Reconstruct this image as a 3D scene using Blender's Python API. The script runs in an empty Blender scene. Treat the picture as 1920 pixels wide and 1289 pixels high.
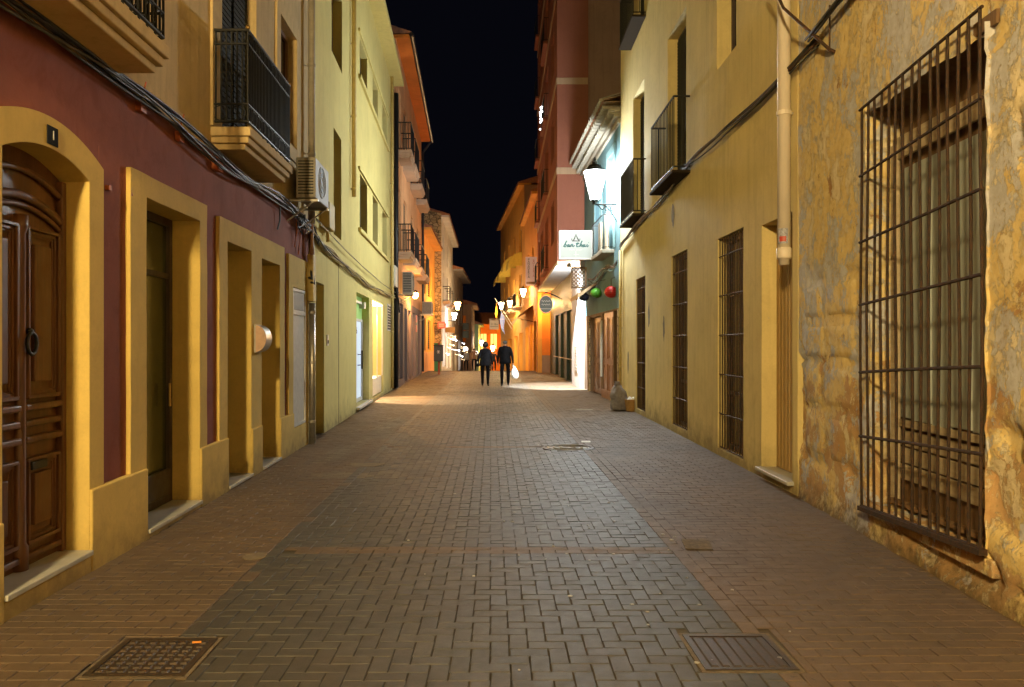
import bpy, bmesh, math, random
import numpy as np
from mathutils import Vector, noise, Matrix

random.seed(7)
sc = bpy.context.scene
COL = sc.collection
R = math.radians

# ------------------------------------------------------------------ camera
FPX, PCX, PCY, EYE = 1500.0, 960.0, 644.5, 1.6      # photograph's focal length and centre (pixels), eye height (m)
cam_d = bpy.data.cameras.new('camera')
cam_d.sensor_width = 36.0
cam_d.lens = 36.0 * FPX / 1920.0
cam_d.clip_start = 0.05
cam_d.clip_end = 2000
cam = bpy.data.objects.new('camera', cam_d)
cam.location = (0, 0, EYE)
cam.rotation_euler = (R(90), 0, 0)
COL.objects.link(cam)
sc.camera = cam

# ------------------------------------------------------------------ night sky
w = bpy.data.worlds.new('World')
sc.world = w
w.use_nodes = True
wn = w.node_tree
wn.nodes.clear()
bg = wn.nodes.new('ShaderNodeBackground')
bg.inputs[0].default_value = (0.0016, 0.0017, 0.0032, 1)
bg.inputs[1].default_value = 1.0
wo = wn.nodes.new('ShaderNodeOutputWorld')
wn.links.new(bg.outputs[0], wo.inputs[0])

sc.view_settings.view_transform = 'Standard'
sc.view_settings.look = 'None'
sc.view_settings.exposure = 0.13
sc.view_settings.gamma = 1.0
sc.view_settings.use_curve_mapping = False
sc.render.engine = 'CYCLES'
cy = sc.cycles
cy.use_denoising = True
cy.max_bounces = 5
cy.diffuse_bounces = 3
cy.glossy_bounces = 3
cy.transmission_bounces = 4
cy.transparent_max_bounces = 8
cy.sample_clamp_indirect = 4.0
cy.sample_clamp_direct = 40.0
cy.caustics_reflective = False
cy.caustics_refractive = False

# lamp strengths (each is used inside the builder of its own lamp)
S_SODIUM = 1800.0        # sodium lantern on the house front behind the viewer
S_WHITE = 520.0         # white lantern at the end of the cream house
SODIUM = (1.0, 0.50, 0.135)
NEAR = (1.0, 0.73, 0.32)
COOL = (0.91, 0.98, 0.99)

# ------------------------------------------------------------------ object helpers
def tag(o, label=None, cat=None, group=None, kind=None):
    if label: o['label'] = label
    if cat: o['category'] = cat
    if group: o['group'] = group
    if kind: o['kind'] = kind
    return o

def thing(name, loc, label, cat, group=None):
    o = bpy.data.objects.new(name, None)
    o.empty_display_size = 0.2
    o.location = loc
    COL.objects.link(o)
    return tag(o, label, cat, group)

def root_loc(o):
    while o.parent: o = o.parent
    return Vector(o.location)

def inst(name, me, loc, parent=None, rot=None):
    """an object that shares mesh data; loc is a world position"""
    o = bpy.data.objects.new(name, me)
    COL.objects.link(o)
    L = Vector(loc)
    if parent is not None:
        o.parent = parent
        p = parent
        while p is not None:
            L = L - Vector(p.location)
            p = p.parent
    o.location = L
    if rot: o.rotation_euler = rot
    return o

def mesh_of(name, v, f, mats, smooth=False, fm=None):
    me = bpy.data.meshes.new(name)
    me.from_pydata([tuple(p) for p in v], [], f)
    bm = bmesh.new(); bm.from_mesh(me)
    bmesh.ops.remove_doubles(bm, verts=bm.verts, dist=1e-5)
    bmesh.ops.recalc_face_normals(bm, faces=bm.faces)
    bm.to_mesh(me); bm.free()
    if not isinstance(mats, (list, tuple)): mats = [mats]
    for m in mats: me.materials.append(m)
    if smooth:
        me.polygons.foreach_set('use_smooth', [True] * len(me.polygons))
    me.update()
    return me

class Fac:
    """a house front: X = a + m*Y in plan; t is the distance out into the street"""
    def __init__(s, a, m, side): s.a, s.m, s.side = a, m, side
    def D(s, px, t=0.0): return (s.a + s.side * t) / ((px - PCX) / FPX - s.m)
    def p(s, D, t, z): return Vector((s.a + s.m * D + s.side * t, D, z))
    def x(s, D, t=0.0): return s.a + s.m * D + s.side * t

class MB:
    def __init__(s): s.v, s.f = [], []
    def add(s, vs, fs):
        n = len(s.v)
        s.v += [Vector(p) for p in vs]
        s.f += [tuple(i + n for i in q) for q in fs]
        return s
    def quad(s, *c): return s.add(c, [tuple(range(len(c)))])
    def box8(s, c): return s.add(c, [(0,1,2,3),(7,6,5,4),(0,4,5,1),(1,5,6,2),(2,6,7,3),(3,7,4,0)])
    def box(s, x0, x1, y0, y1, z0, z1):
        return s.box8([(x0,y0,z0),(x1,y0,z0),(x1,y1,z0),(x0,y1,z0),(x0,y0,z1),(x1,y0,z1),(x1,y1,z1),(x0,y1,z1)])
    def fbox(s, F, D0, D1, t0, t1, z0, z1):
        return s.box8([F.p(D0,t0,z0),F.p(D1,t0,z0),F.p(D1,t1,z0),F.p(D0,t1,z0),F.p(D0,t0,z1),F.p(D1,t0,z1),F.p(D1,t1,z1),F.p(D0,t1,z1)])
    def tube(s, pts, r, n=8, closed=False):
        pts = [Vector(p) for p in pts]
        k = len(pts); rs = r if isinstance(r, (list, tuple)) else [r] * k
        rings = []; up = None
        for i, p in enumerate(pts):
            if closed: d = pts[(i+1) % k] - pts[i-1]
            else: d = pts[min(i+1, k-1)] - pts[max(i-1, 0)]
            if d.length < 1e-9: d = Vector((0,0,1))
            d.normalize()
            if up is None:
                up = Vector((0,0,1)) if abs(d.z) < .9 else Vector((0,1,0))
            a = up - d * up.dot(d)
            if a.length < 1e-4: a = d.orthogonal()
            a.normalize(); up = a
            b = d.cross(a)
            rings.append([p + (a * math.cos(2*math.pi*j/n) + b * math.sin(2*math.pi*j/n)) * rs[i] for j in range(n)])
        vs = [q for rg in rings for q in rg]; fs = []
        for i in range(k if closed else k - 1):
            i2 = (i + 1) % k
            for j in range(n):
                fs.append((i*n+j, i*n+(j+1)%n, i2*n+(j+1)%n, i2*n+j))
        if not closed:
            fs.append(tuple(range(n))[::-1]); fs.append(tuple((k-1)*n + j for j in range(n)))
        return s.add(vs, fs)
    def lathe(s, c, prof, n=16, axis='z', ang0=0.0):
        c = Vector(c); vs = []; fs = []
        for (r, h) in prof:
            for j in range(n):
                a = ang0 + 2*math.pi*j/n
                q = (r*math.cos(a), r*math.sin(a), h)
                if axis == 'y': q = (q[0], q[2], q[1])
                if axis == 'x': q = (q[2], q[0], q[1])
                vs.append(c + Vector(q))
        k = len(prof)
        for i in range(k-1):
            for j in range(n):
                fs.append((i*n+j, i*n+(j+1)%n, (i+1)*n+(j+1)%n, (i+1)*n+j))
        if prof[0][0] > 1e-4: fs.append(tuple(range(n))[::-1])
        if prof[-1][0] > 1e-4: fs.append(tuple((k-1)*n+j for j in range(n)))
        return s.add(vs, fs)
    def ball(s, c, r, n=14, k=9, sq=(1,1,1)):
        c = Vector(c); n0 = len(s.v)
        s.lathe((0,0,0), [(max(r*math.sin(math.pi*i/k),1e-5), -r*math.cos(math.pi*i/k)) for i in range(k+1)], n)
        for i in range(n0, len(s.v)):
            q = s.v[i]; s.v[i] = c + Vector((q.x*sq[0], q.y*sq[1], q.z*sq[2]))
        return s
    def plate(s, F, D0, D1, z0, z1, holes=(), t=0.0, rd=.2, sd=.3, ends=True, step=0.0, jit=.0045):
        """a front sheet with rectangular openings, their reveals and the sheet's own edges;
        step > 0 divides the sheet so that hand-laid plaster can be slightly out of true"""
        ds = sorted({D0, D1} | {x for h in holes for x in h[:2] if D0 < x < D1})
        zs = sorted({z0, z1} | {x for h in holes for x in h[2:4] if z0 < x < z1})
        def fine(l):
            if not step: return l
            o = []
            for a, b in zip(l[:-1], l[1:]):
                n = max(1, int(math.ceil((b-a)/step))); o += [a + (b-a)*k/n for k in range(n)]
            return o + [l[-1]]
        ds, zs = fine(ds), fine(zs)
        if step:
            def P(D, tt, z):
                q = Vector((D*2.1, z*2.1, t*9+.5)); q2 = Vector((D*7.5, z*7.5, t*9+4.5))
                return F.p(D + jit*(noise.noise(q)*.8 + noise.noise(q2)*.6), tt + jit*(noise.noise(q + Vector((9, 3, 1))) + .4*noise.noise(q2)), z + jit*(noise.noise(q + Vector((1, 8, 5)))*.7 + noise.noise(q2 + Vector((3, 1, 2)))*.6))
        else: P = F.p
        for i in range(len(ds)-1):
            for j in range(len(zs)-1):
                dc, zc = (ds[i]+ds[i+1])/2, (zs[j]+zs[j+1])/2
                if any(h[0] < dc < h[1] and h[2] < zc < h[3] for h in holes): continue
                s.quad(P(ds[i],t,zs[j]), P(ds[i+1],t,zs[j]), P(ds[i+1],t,zs[j+1]), P(ds[i],t,zs[j+1]))
        for h in holes:
            d0, d1, a, b = h[:4]; r = h[4] if len(h) > 4 else rd
            hz = [z for z in zs if a-1e-6 <= z <= b+1e-6]; hd = [d for d in ds if d0-1e-6 <= d <= d1+1e-6]
            for za, zb in zip(hz[:-1], hz[1:]):
                for d in (d0, d1): s.quad(P(d,t,za), P(d,t-r,za), P(d,t-r,zb), P(d,t,zb))
            for da, db in zip(hd[:-1], hd[1:]):
                s.quad(P(da,t,b), P(db,t,b), P(db,t-r,b), P(da,t-r,b))
                if a > z0 + 1e-4: s.quad(P(da,t,a), P(db,t,a), P(db,t-r,a), P(da,t-r,a))
        if ends:
            for D in (D0, D1):
                for za, zb in zip(zs[:-1], zs[1:]): s.quad(P(D,t,za), P(D,t-sd,za), P(D,t-sd,zb), P(D,t,zb))
            for da, db in zip(ds[:-1], ds[1:]): s.quad(P(da,t,z1), P(db,t,z1), P(db,t-sd,z1), P(da,t-sd,z1))
        return s
    def mesh(s, name, mat, smooth=False, origin=(0,0,0)):
        o = Vector(origin)
        return mesh_of(name, [p - o for p in s.v], s.f, mat, smooth)
    def build(s, name, mat, parent=None, smooth=False, bevel=0.0, segs=2):
        if parent is not None: L = root_loc(parent)
        else:
            n = max(len(s.v), 1)
            xs = [p.x for p in s.v]; ys = [p.y for p in s.v]; zs = [p.z for p in s.v]
            L = Vector(((min(xs)+max(xs))/2, (min(ys)+max(ys))/2, min(zs)))
        off = Vector(L)
        if parent is not None and parent.parent is not None:
            q = parent; 
            acc = Vector((0,0,0))
            while q is not None: acc += Vector(q.location); q = q.parent
            off = acc
        elif parent is not None: off = Vector(parent.location)
        me = s.mesh(name, mat, smooth, off)
        o = bpy.data.objects.new(name, me)
        COL.objects.link(o)
        if parent is not None: o.parent = parent
        else: o.location = L
        if bevel:
            b = o.modifiers.new('bevel', 'BEVEL'); b.width = bevel; b.segments = segs
            b.limit_method = 'ANGLE'; b.angle_limit = R(40)
        return o

def text_mesh(body, size, mat, extrude=.003, align='CENTER', shear=0.0, spacing=1.0):
    c = bpy.data.curves.new('lettering', 'FONT')
    c.body = body; c.size = size; c.extrude = extrude; c.align_x = align; c.align_y = 'CENTER'
    c.shear = shear; c.space_line = spacing; c.resolution_u = 3
    o = bpy.data.objects.new('lettering_source', c); COL.objects.link(o)
    dg = bpy.context.evaluated_depsgraph_get()
    me = bpy.data.meshes.new_from_object(o.evaluated_get(dg))
    bpy.data.objects.remove(o); bpy.data.curves.remove(c)
    me.materials.clear(); me.materials.append(mat)
    return me

def lettering(body, size, mat, loc, parent, rot=(R(90),0,0), **k):
    """letters facing the viewer (-Y) unless turned"""
    return inst('lettering', text_mesh(body, size, mat, **k), loc, parent, rot)

def zat(py, D): return EYE + (PCY - py) * D / FPX
def xat(px, D): return (px - PCX) / FPX * D
# ------------------------------------------------------------------ materials
class NT:
    def __init__(s, name):
        s.m = bpy.data.materials.new(name); s.m.use_nodes = True
        s.t = s.m.node_tree; s.t.nodes.clear()
        s.out = s.t.nodes.new('ShaderNodeOutputMaterial')
        s.b = s.t.nodes.new('ShaderNodeBsdfPrincipled')
        s.t.links.new(s.b.outputs[0], s.out.inputs[0])
        s._pos = None
    def n(s, ty, props=None, **ins):
        nd = s.t.nodes.new(ty)
        for k, v in (props or {}).items(): setattr(nd, k, v)
        for k, v in ins.items(): s.set(nd, k.replace('_', ' '), v)
        return nd
    def set(s, nd, key, v):
        sock = nd.inputs[int(key)] if key.isdigit() else nd.inputs[key]
        if hasattr(v, 'is_output') or isinstance(v, bpy.types.NodeSocket): s.t.links.new(v, sock)
        elif isinstance(v, tuple) and len(v) == 3 and sock.type == 'RGBA': sock.default_value = (*v, 1)
        else: sock.default_value = v
    @property
    def pos(s):
        if s._pos is None: s._pos = s.n('ShaderNodeNewGeometry').outputs['Position']
        return s._pos
    def objpos(s): return s.n('ShaderNodeTexCoord').outputs['Object']
    def scaled(s, vec, sx, sy, sz):
        return s.n('ShaderNodeMapping', Vector=vec, Scale=(sx, sy, sz)).outputs[0]
    def noise(s, scale, detail=4, rough=.55, vec=None, dist=0.0):
        return s.n('ShaderNodeTexNoise', Vector=vec if vec is not None else s.pos, Scale=scale, Detail=detail, Roughness=rough, Distortion=dist).outputs[0]
    def ramp(s, fac, stops, interp='LINEAR'):
        nd = s.n('ShaderNodeValToRGB', Fac=fac); cr = nd.color_ramp; cr.interpolation = interp
        while len(cr.elements) < len(stops): cr.elements.new(.5)
        for e, (p, c) in zip(cr.elements, stops):
            e.position = p; e.color = (c, c, c, 1) if isinstance(c, (int, float)) else (*c, 1)
        return nd.outputs[0]
    def mix(s, f, a, b, mode='MIX'):
        nd = s.n('ShaderNodeMix', {'data_type': 'RGBA', 'blend_type': mode})
        s.set(nd, '0', f); s.set(nd, '6', a); s.set(nd, '7', b)
        return nd.outputs[2]
    def math(s, op, a, b=0.0, c=0.0):
        nd = s.n('ShaderNodeMath', {'operation': op}); s.set(nd, '0', a); s.set(nd, '1', b); s.set(nd, '2', c)
        return nd.outputs[0]
    def sep(s, vec=None):
        return s.n('ShaderNodeSeparateXYZ', Vector=vec if vec is not None else s.pos).outputs
    def bump(s, h, strength=.3, dist=.01, normal=None):
        nd = s.n('ShaderNodeBump', Height=h, Strength=strength, Distance=dist)
        if normal is not None: s.set(nd, 'Normal', normal)
        return nd.outputs[0]
    def done(s, color=None, rough=.8, normal=None, metal=0.0, spec=.4, emit=None, estr=0.0, coat=0.0):
        b = s.b
        if color is not None: s.set(b, 'Base Color', color)
        s.set(b, 'Roughness', rough); s.set(b, 'Metallic', metal); s.set(b, 'Specular IOR Level', spec)
        if normal is not None: s.set(b, 'Normal', normal)
        if emit is not None: s.set(b, 'Emission Color', emit); s.set(b, 'Emission Strength', estr)
        if coat: s.set(b, 'Coat Weight', coat); s.set(b, 'Coat Roughness', .15)
        return s.m

def dim(c, k): return tuple(x * k for x in c)

def plaster(name, col, var=.16, bump=.5, rough=.88, stain=.35, streak=.25, edge=False, dirt_z=None, tint=None, chips=None):
    t = NT(name)
    big = t.noise(.9, 5, .6); mid = t.noise(7, 5, .65); fine = t.noise(90, 3, .6)
    c = t.mix(t.ramp(big, [(.3, 0), (.72, 1)]), dim(col, 1 - var), dim(col, 1 + var * .6))
    st = t.ramp(t.noise(3.2, 8, .72, dist=.6), [(.50, 0), (.68, 1)])
    c = t.mix(t.math('MULTIPLY', st, stain), c, tint or (col[0]*.62, col[1]*.58, col[2]*.6))
    c = t.mix(t.ramp(t.noise(38, 5, .7), [(.45, 0), (.8, .30)]), c, dim(col, .66))
    if streak:
        sv = t.scaled(t.pos, 9, 9, .55)
        sk = t.ramp(t.noise(1.0, 5, .6, vec=sv), [(.5, 0), (.72, 1)])
        c = t.mix(t.math('MULTIPLY', sk, streak), c, dim(col, .55))
    h = t.math('ADD', t.math('MULTIPLY', mid, .8), t.math('MULTIPLY', fine, .35))
    if chips:
        cm = t.math('MULTIPLY', t.ramp(t.noise(6.5, 9, .75, dist=.3), [(.655, 0), (.668, 1)]), t.ramp(t.noise(1.1, 3, .5), [(.45, 0), (.6, 1)]))
        c = t.mix(cm, c, chips); h = t.math('SUBTRACT', h, t.math('MULTIPLY', cm, .8))
    if dirt_z is not None:
        z = t.sep()[2]
        dz = t.math('ADD', z, t.math('MULTIPLY', t.math('SUBTRACT', t.noise(3.5, 7, .7), .5), .9))
        d = t.ramp(t.math('SUBTRACT', dz, dirt_z), [(0, .62), (.12, .34), (.42, 0)])
        c = t.mix(d, c, (.115, .085, .045))
    nrm = None
    if edge:
        nrm = t.n('ShaderNodeBevel', {'samples': 2}, Radius=.012).outputs[0]
    return t.done(c, rough, t.bump(h, bump, .008, nrm), spec=.25)

def plain(name, col, rough=.6, metal=0.0, var=.15, nscale=12, bump=0.0, bscale=60, spec=.4, coat=0.0):
    t = NT(name)
    v = t.objpos()
    n = t.noise(nscale, 5, .6, vec=v)
    c = t.mix(t.ramp(n, [(.3, 0), (.7, 1)]), dim(col, 1 - var), dim(col, 1 + var * .7))
    nr = t.bump(t.noise(bscale, 3, .6, vec=v), bump, .004) if bump else None
    rr = t.math('ADD', t.math('MULTIPLY', t.math('SUBTRACT', n, .5), .25), rough)
    return t.done(c, rr, nr, metal, spec, coat=coat)

def emitter(name, col, s, base=None):
    t = NT(name)
    return t.done(base or (.8, .8, .8), .5, emit=col, estr=s)

def glass_dark(name, col=(.012, .014, .014), rough=.08):
    t = NT(name)
    n = t.noise(2.5, 4, .6)
    return t.done(t.mix(n, col, dim(col, 1.8)), t.ramp(t.noise(9, 5, .65), [(.35, rough), (.8, rough + .2)]), spec=.55)

def wood(name, col, col2, rough=.35, scale=1.0, coat=.0, axis='z', bump=.25):
    t = NT(name)
    s = {'z': (22, 22, 1.6), 'y': (22, 1.6, 22), 'x': (1.6, 22, 22)}[axis]
    v = t.scaled(t.pos, *[q*scale for q in s])
    g = t.noise(1.0, 7, .62, vec=v, dist=.8)
    c = t.mix(t.ramp(g, [(.3, 0), (.68, 1)]), col, col2)
    return t.done(c, t.ramp(t.noise(5, 4, .6), [(.3, rough*.75), (.75, rough*1.35)]), t.bump(g, bump, .004), spec=.5, coat=coat)

def rusty(name, col=(.045, .032, .024), rust=(.16, .06, .02), amt=.5, rough=.7):
    t = NT(name)
    n = t.noise(26, 6, .7)
    c = t.mix(t.math('MULTIPLY', t.ramp(n, [(.42, 0), (.62, 1)]), amt), col, rust)
    return t.done(c, rough, t.bump(t.noise(120, 3, .7), .6, .003), .25, .35)

def brick_mat(name, c1, c2, c3, rough=.62):
    t = NT(name)
    ri = t.n('ShaderNodeNewGeometry').outputs['Random Per Island']
    ro = t.n('ShaderNodeObjectInfo').outputs['Random']
    r = t.math('FRACT', t.math('ADD', ri, ro))
    c = t.ramp(r, [(0, c1), (.45, c2), (.8, c3), (1, dim(c2, .8))])
    fine = t.noise(170, 4, .7); mid = t.noise(9, 5, .65); big = t.noise(.7, 4, .6)
    c = t.mix(t.ramp(mid, [(.35, .0), (.75, .55)]), c, dim(c1, .62))
    c = t.mix(t.ramp(big, [(.40, 0), (.62, .55)]), c, (.052, .040, .027))
    tr = t.ramp(t.noise(2.6, 8, .7, dist=.5), [(.50, 0), (.66, .55)])
    c = t.mix(tr, c, dim(c2, .55))
    spots = t.ramp(t.noise(24, 2, .4), [(.68, 0), (.71, 1)])
    c = t.mix(t.math('MULTIPLY', spots, .55), c, (.022, .020, .017))
    c = t.mix(t.ramp(fine, [(.4, 0), (.75, .35)]), c, dim(c3, 1.35))
    rr = t.math('ADD', rough - .16, t.math('MULTIPLY', mid, .36))
    return t.done(c, rr, t.bump(fine, .5, .0025), spec=.4)

def peel_mat(name):
    t = NT(name)
    z = t.sep()[2]
    v = t.pos
    v2 = t.n('ShaderNodeMapping', Vector=v, Location=(3.1, 7.7, 1.3), Scale=(1, 1, .75)).outputs[0]
    v3 = t.n('ShaderNodeMapping', Vector=v, Location=(9.4, 2.1, 5.3), Scale=(1, 1, .7)).outputs[0]
    reg = t.noise(.75, 3, .5)                                  # broad regions
    n1 = t.noise(1.7, 11, .70, dist=.35)
    n2 = t.noise(2.1, 12, .74, vec=v2, dist=.3)
    n3 = t.noise(4.6, 11, .78, vec=v3, dist=.25)
    n4 = t.noise(15, 6, .7)
    fine = t.noise(110, 4, .75)
    zf = t.ramp(t.math('MULTIPLY', z, .2), [(.18, 0), (.40, 1)])     # more paint survives higher up
    stone = t.mix(t.ramp(n1, [(.35, 0), (.65, 1)]), (.42, .25, .11), (.64, .45, .24))
    stone = t.mix(t.ramp(n4, [(.48, 0), (.75, .5)]), stone, (.33, .18, .07))
    ochre = t.ramp(t.math('ADD', n1, t.math('MULTIPLY', zf, .16)), [(.52, 0), (.545, 1)])
    c = t.mix(ochre, stone, t.mix(t.ramp(n4, [(.3, 0), (.7, 1)]), (.66, .48, .18), (.80, .66, .35)))
    g_in = t.math('ADD', t.math('ADD', n2, t.math('MULTIPLY', zf, .05)), t.math('MULTIPLY', t.math('SUBTRACT', reg, .5), .30))
    grey = t.ramp(g_in, [(.548, 0), (.562, 1)])
    c = t.mix(t.math('MULTIPLY', grey, .9), c, t.mix(t.ramp(n4, [(.3, 0), (.7, 1)]), (.42, .43, .47), (.62, .64, .72)))
    f_in = t.math('ADD', n3, t.math('MULTIPLY', t.math('SUBTRACT', reg, .5), -.16))
    flake = t.ramp(f_in, [(.538, 0), (.552, 1)])
    c = t.mix(t.math('MULTIPLY', flake, .92), c, t.mix(t.ramp(n4, [(.3, 0), (.7, 1)]), (.68, .56, .34), (.82, .73, .53)))
    n5 = t.noise(11, 9, .78, vec=v2, dist=.2)
    fl2 = t.math('MULTIPLY', t.ramp(n5, [(.56, 0), (.575, 1)]), t.ramp(n2, [(.40, 0), (.52, 1)]))
    c = t.mix(t.math('MULTIPLY', fl2, .8), c, (.80, .71, .50))
    hole = t.ramp(t.math('ADD', n3, t.math('MULTIPLY', t.math('SUBTRACT', n2, .5), .5)), [(.33, 1), (.36, 0)])
    c = t.mix(t.math('MULTIPLY', hole, .7), c, (.30, .165, .065))
    drip = t.ramp(t.noise(1, 6, .65, vec=t.scaled(v, 9, 9, .8)), [(.58, 0), (.78, .35)])
    c = t.mix(drip, c, (.30, .19, .08))
    d = t.ramp(t.math('ADD', z, t.math('MULTIPLY', t.math('SUBTRACT', n4, .5), .55)), [(.0, .85), (.24, 0)])
    c = t.mix(d, c, (.10, .07, .035))
    h = t.math('ADD', t.math('ADD', t.math('MULTIPLY', flake, .7), t.math('ADD', t.math('MULTIPLY', fl2, .5), t.math('MULTIPLY', grey, .4))), t.math('ADD', t.math('MULTIPLY', ochre, .35), t.math('ADD', t.math('MULTIPLY', n4, .9), t.math('MULTIPLY', fine, .45))))
    return t.done(c, .92, t.bump(h, .9, .008), spec=.2)

def stone_mat(name, c1, c2, scale=3.2):
    t = NT(name)
    v = t.scaled(t.pos, 1, 1, 1.6)
    vo = t.n('ShaderNodeTexVoronoi', {'feature': 'DISTANCE_TO_EDGE'}, Vector=v, Scale=scale).outputs[0]
    ce = t.n('ShaderNodeTexVoronoi', Vector=v, Scale=scale).outputs['Color']
    k = t.ramp(vo, [(.0, 0), (.09, 1)])
    c = t.mix(t.n('ShaderNodeSeparateColor', Color=ce).outputs[0], c1, c2)
    c = t.mix(k, (.10, .075, .045), c)
    return t.done(c, .95, t.bump(k, .9, .05), spec=.2)

M = {}
M['yellow_trim'] = plaster('yellow_trim_plaster', (.67, .49, .155), dirt_z=-.02, stain=.32, streak=.16, edge=True, chips=(.48, .40, .27))
M['maroon'] = plaster('maroon_plaster', (.25, .082, .064), var=.20, stain=.55, tint=(.17, .036, .020), streak=.2, chips=(.36, .16, .11))
M['beige'] = plaster('beige_plaster', (.62, .47, .245), stain=.4, streak=.45)
M['lemon'] = plaster('pale_yellow_plaster', (.66, .55, .205), var=.10, stain=.22, streak=.2, dirt_z=.0)
M['cream'] = plaster('cream_plaster', (.74, .605, .28), var=.12, stain=.30, streak=.34, dirt_z=.03, chips=(.50, .44, .32))
M['pink'] = plaster('pink_plaster_with_glow', (.72, .37, .17), stain=.3)  # pink paint shifted to orange; the lamp glow is mixed into the colour
M['mauve_base'] = plaster('mauve_render', (.20, .145, .13), stain=.3)
M['ochre'] = plaster('ochre_plaster_with_glow', (.74, .36, .07), stain=.3)  # ochre made more orange so the colour carries the street's amber light
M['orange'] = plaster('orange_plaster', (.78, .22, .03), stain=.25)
M['white_wall'] = plaster('white_plaster', (.62, .60, .58), stain=.35)
M['grey_wall'] = plaster('grey_plaster', (.34, .31, .28), stain=.35)
M['green_wall'] = plaster('green_plaster', (.30, .38, .18), stain=.3)
M['brown_wall'] = plaster('brown_plaster', (.33, .21, .13), stain=.3)
M['tower'] = plaster('tower_terracotta', (.31, .115, .075), var=.10, stain=.2, streak=.15)
M['tower_side'] = plaster('tower_party_wall', (.33, .215, .165), var=.12, stain=.3, streak=.35)
M['band'] = plaster('pale_band', (.46, .31, .20), var=.1, stain=.25)
M['blue'] = plaster('blue_plaster', (.115, .215, .245), var=.12, stain=.3, streak=.2)
M['blue_trim'] = plain('blue_paint', (.19, .34, .37), .6)
M['peel'] = peel_mat('peeling_paint_on_stone')
M['rubble'] = stone_mat('rubble_masonry', (.36, .24, .12), (.50, .36, .19), 3.0)
M['marble'] = plain('worn_marble', (.43, .42, .39), .45, var=.18, nscale=6)
M['door_wood'] = wood('varnished_door_wood', (.066, .024, .009), (.135, .053, .018), .50, coat=.0, bump=.25)
M['brown_wood'] = wood('brown_wood', (.10, .045, .018), (.19, .09, .035), .4)
M['red_wood'] = wood('reddish_wood', (.17, .06, .022), (.30, .135, .045), .4, bump=.35)
M['dark_wood'] = wood('dark_wood', (.028, .017, .011), (.06, .036, .022), .55)
M['grey_board'] = wood('grey_painted_board', (.29, .325, .315), (.37, .405, .395), .75, scale=.7, bump=.5)
M['pale_board'] = wood('bleached_board', (.33, .26, .17), (.46, .38, .26), .8, axis='y', bump=.5)
M['old_plank'] = wood('old_rotten_wood', (.10, .055, .025), (.19, .11, .05), .8, bump=.6)
M['ochre_door'] = wood('ochre_plank_door', (.34, .21, .07), (.44, .28, .10), .6, scale=.8, bump=.5)
M['iron'] = plain('black_iron', (.012, .012, .012), .5, .3, bump=.3)
M['rust'] = rusty('rusty_iron')
M['slab_dark'] = plain('dark_balcony_slab', (.035, .026, .018), .95, spec=.05)
M['rust_bar'] = rusty('rusty_bar', (.032, .022, .016), (.085, .038, .017), .6, .85)
M['steel'] = plain('galvanised_steel', (.42, .40, .37), .38, .75, bump=.2)
M['grey_pipe'] = plain('grey_painted_pipe', (.30, .27, .22), .55)
M['yellow_pipe'] = plain('yellow_painted_pipe', (.55, .42, .15), .6)
M['black_pipe'] = plain('black_painted_pipe', (.012, .012, .014), .45)
M['pvc'] = plain('white_pvc', (.74, .66, .56), .4, var=.06, nscale=3)
M['cable'] = plain('black_cable', (.012, .012, .013), .45)
M['cable_grey'] = plain('grey_cable', (.045, .045, .045), .6)
M['cable_tan'] = plain('yellow_painted_cable', (.46, .36, .14), .6)
M['terracotta_box'] = plain('terracotta_painted_box', (.40, .10, .03), .6)
M['white_metal'] = plain('white_metal', (.62, .60, .55), .45, bump=.1)
M['ac_metal'] = plain('air_conditioner_casing', (.30, .275, .23), .6)
M['ac_dark'] = plain('air_conditioner_dark', (.03, .03, .03), .6)
M['glass'] = glass_dark('dark_window_glass')
M['green_glass'] = glass_dark('green_door_glass', (.030, .036, .012), .12)
M['dark_shutter'] = plain('dark_shutter', (.030, .029, .025), .8, spec=.15)
M['grey_shutter'] = plain('grey_shutter', (.085, .078, .072), .5)
M['green_shutter'] = plain('dark_green_shutter', (.020, .045, .036), .5)
M['black_plate'] = plain('black_plate', (.02, .022, .028), .9, spec=.05)
M['pale_paint'] = plain('pale_paint', (.55, .52, .44), .5)
M['tile'] = plain('clay_roof_tile', (.34, .14, .07), .85, var=.35, bump=.5)
M['limed_tile'] = plain('limewashed_tile', (.38, .345, .28), .85, var=.25, bump=.6)
M['concrete'] = plain('concrete', (.33, .29, .23), .9, var=.25, bump=.6)
M['iron_cover'] = rusty('cast_iron_cover', (.034, .026, .019), (.075, .040, .018), .5, .5)
M['mortar'] = plain('joint_sand', (.060, .047, .032), .95, bump=.5)
M['far_paving'] = plain('far_paving', (.13, .085, .055), .7, var=.3, nscale=3)
M['paver_grey'] = brick_mat('grey_paver', (.041, .039, .036), (.051, .049, .045), (.066, .063, .057), .58)
M['paver_brown'] = brick_mat('brown_paver', (.108, .070, .041), (.120, .079, .047), (.136, .091, .055), .66)
M['paver_pale'] = brick_mat('pale_paver', (.105, .080, .052), (.15, .115, .077), (.19, .147, .10), .7)
M['cement'] = plain('cement_patch', (.17, .132, .088), .85, var=.3, nscale=9, bump=.7)
M['cement_grey'] = plain('grey_cement_patch', (.22, .195, .15), .9, var=.25, nscale=14, bump=.7)
M['cement_dark'] = plain('dirty_cement', (.12, .092, .062), .9, var=.45, nscale=22, bump=.7)
M['speck'] = plain('pale_speck', (.42, .40, .36), .7, var=.5, nscale=2)
M['sign_white'] = emitter('lit_sign_face', (.92, 1.0, .88), .08, (.23, .245, .215))
M['sign_green'] = plain('sign_green_lettering', (.03, .10, .09), .5)
M['sign_ink'] = plain('sign_dark_lettering', (.03, .025, .02), .5)
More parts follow.
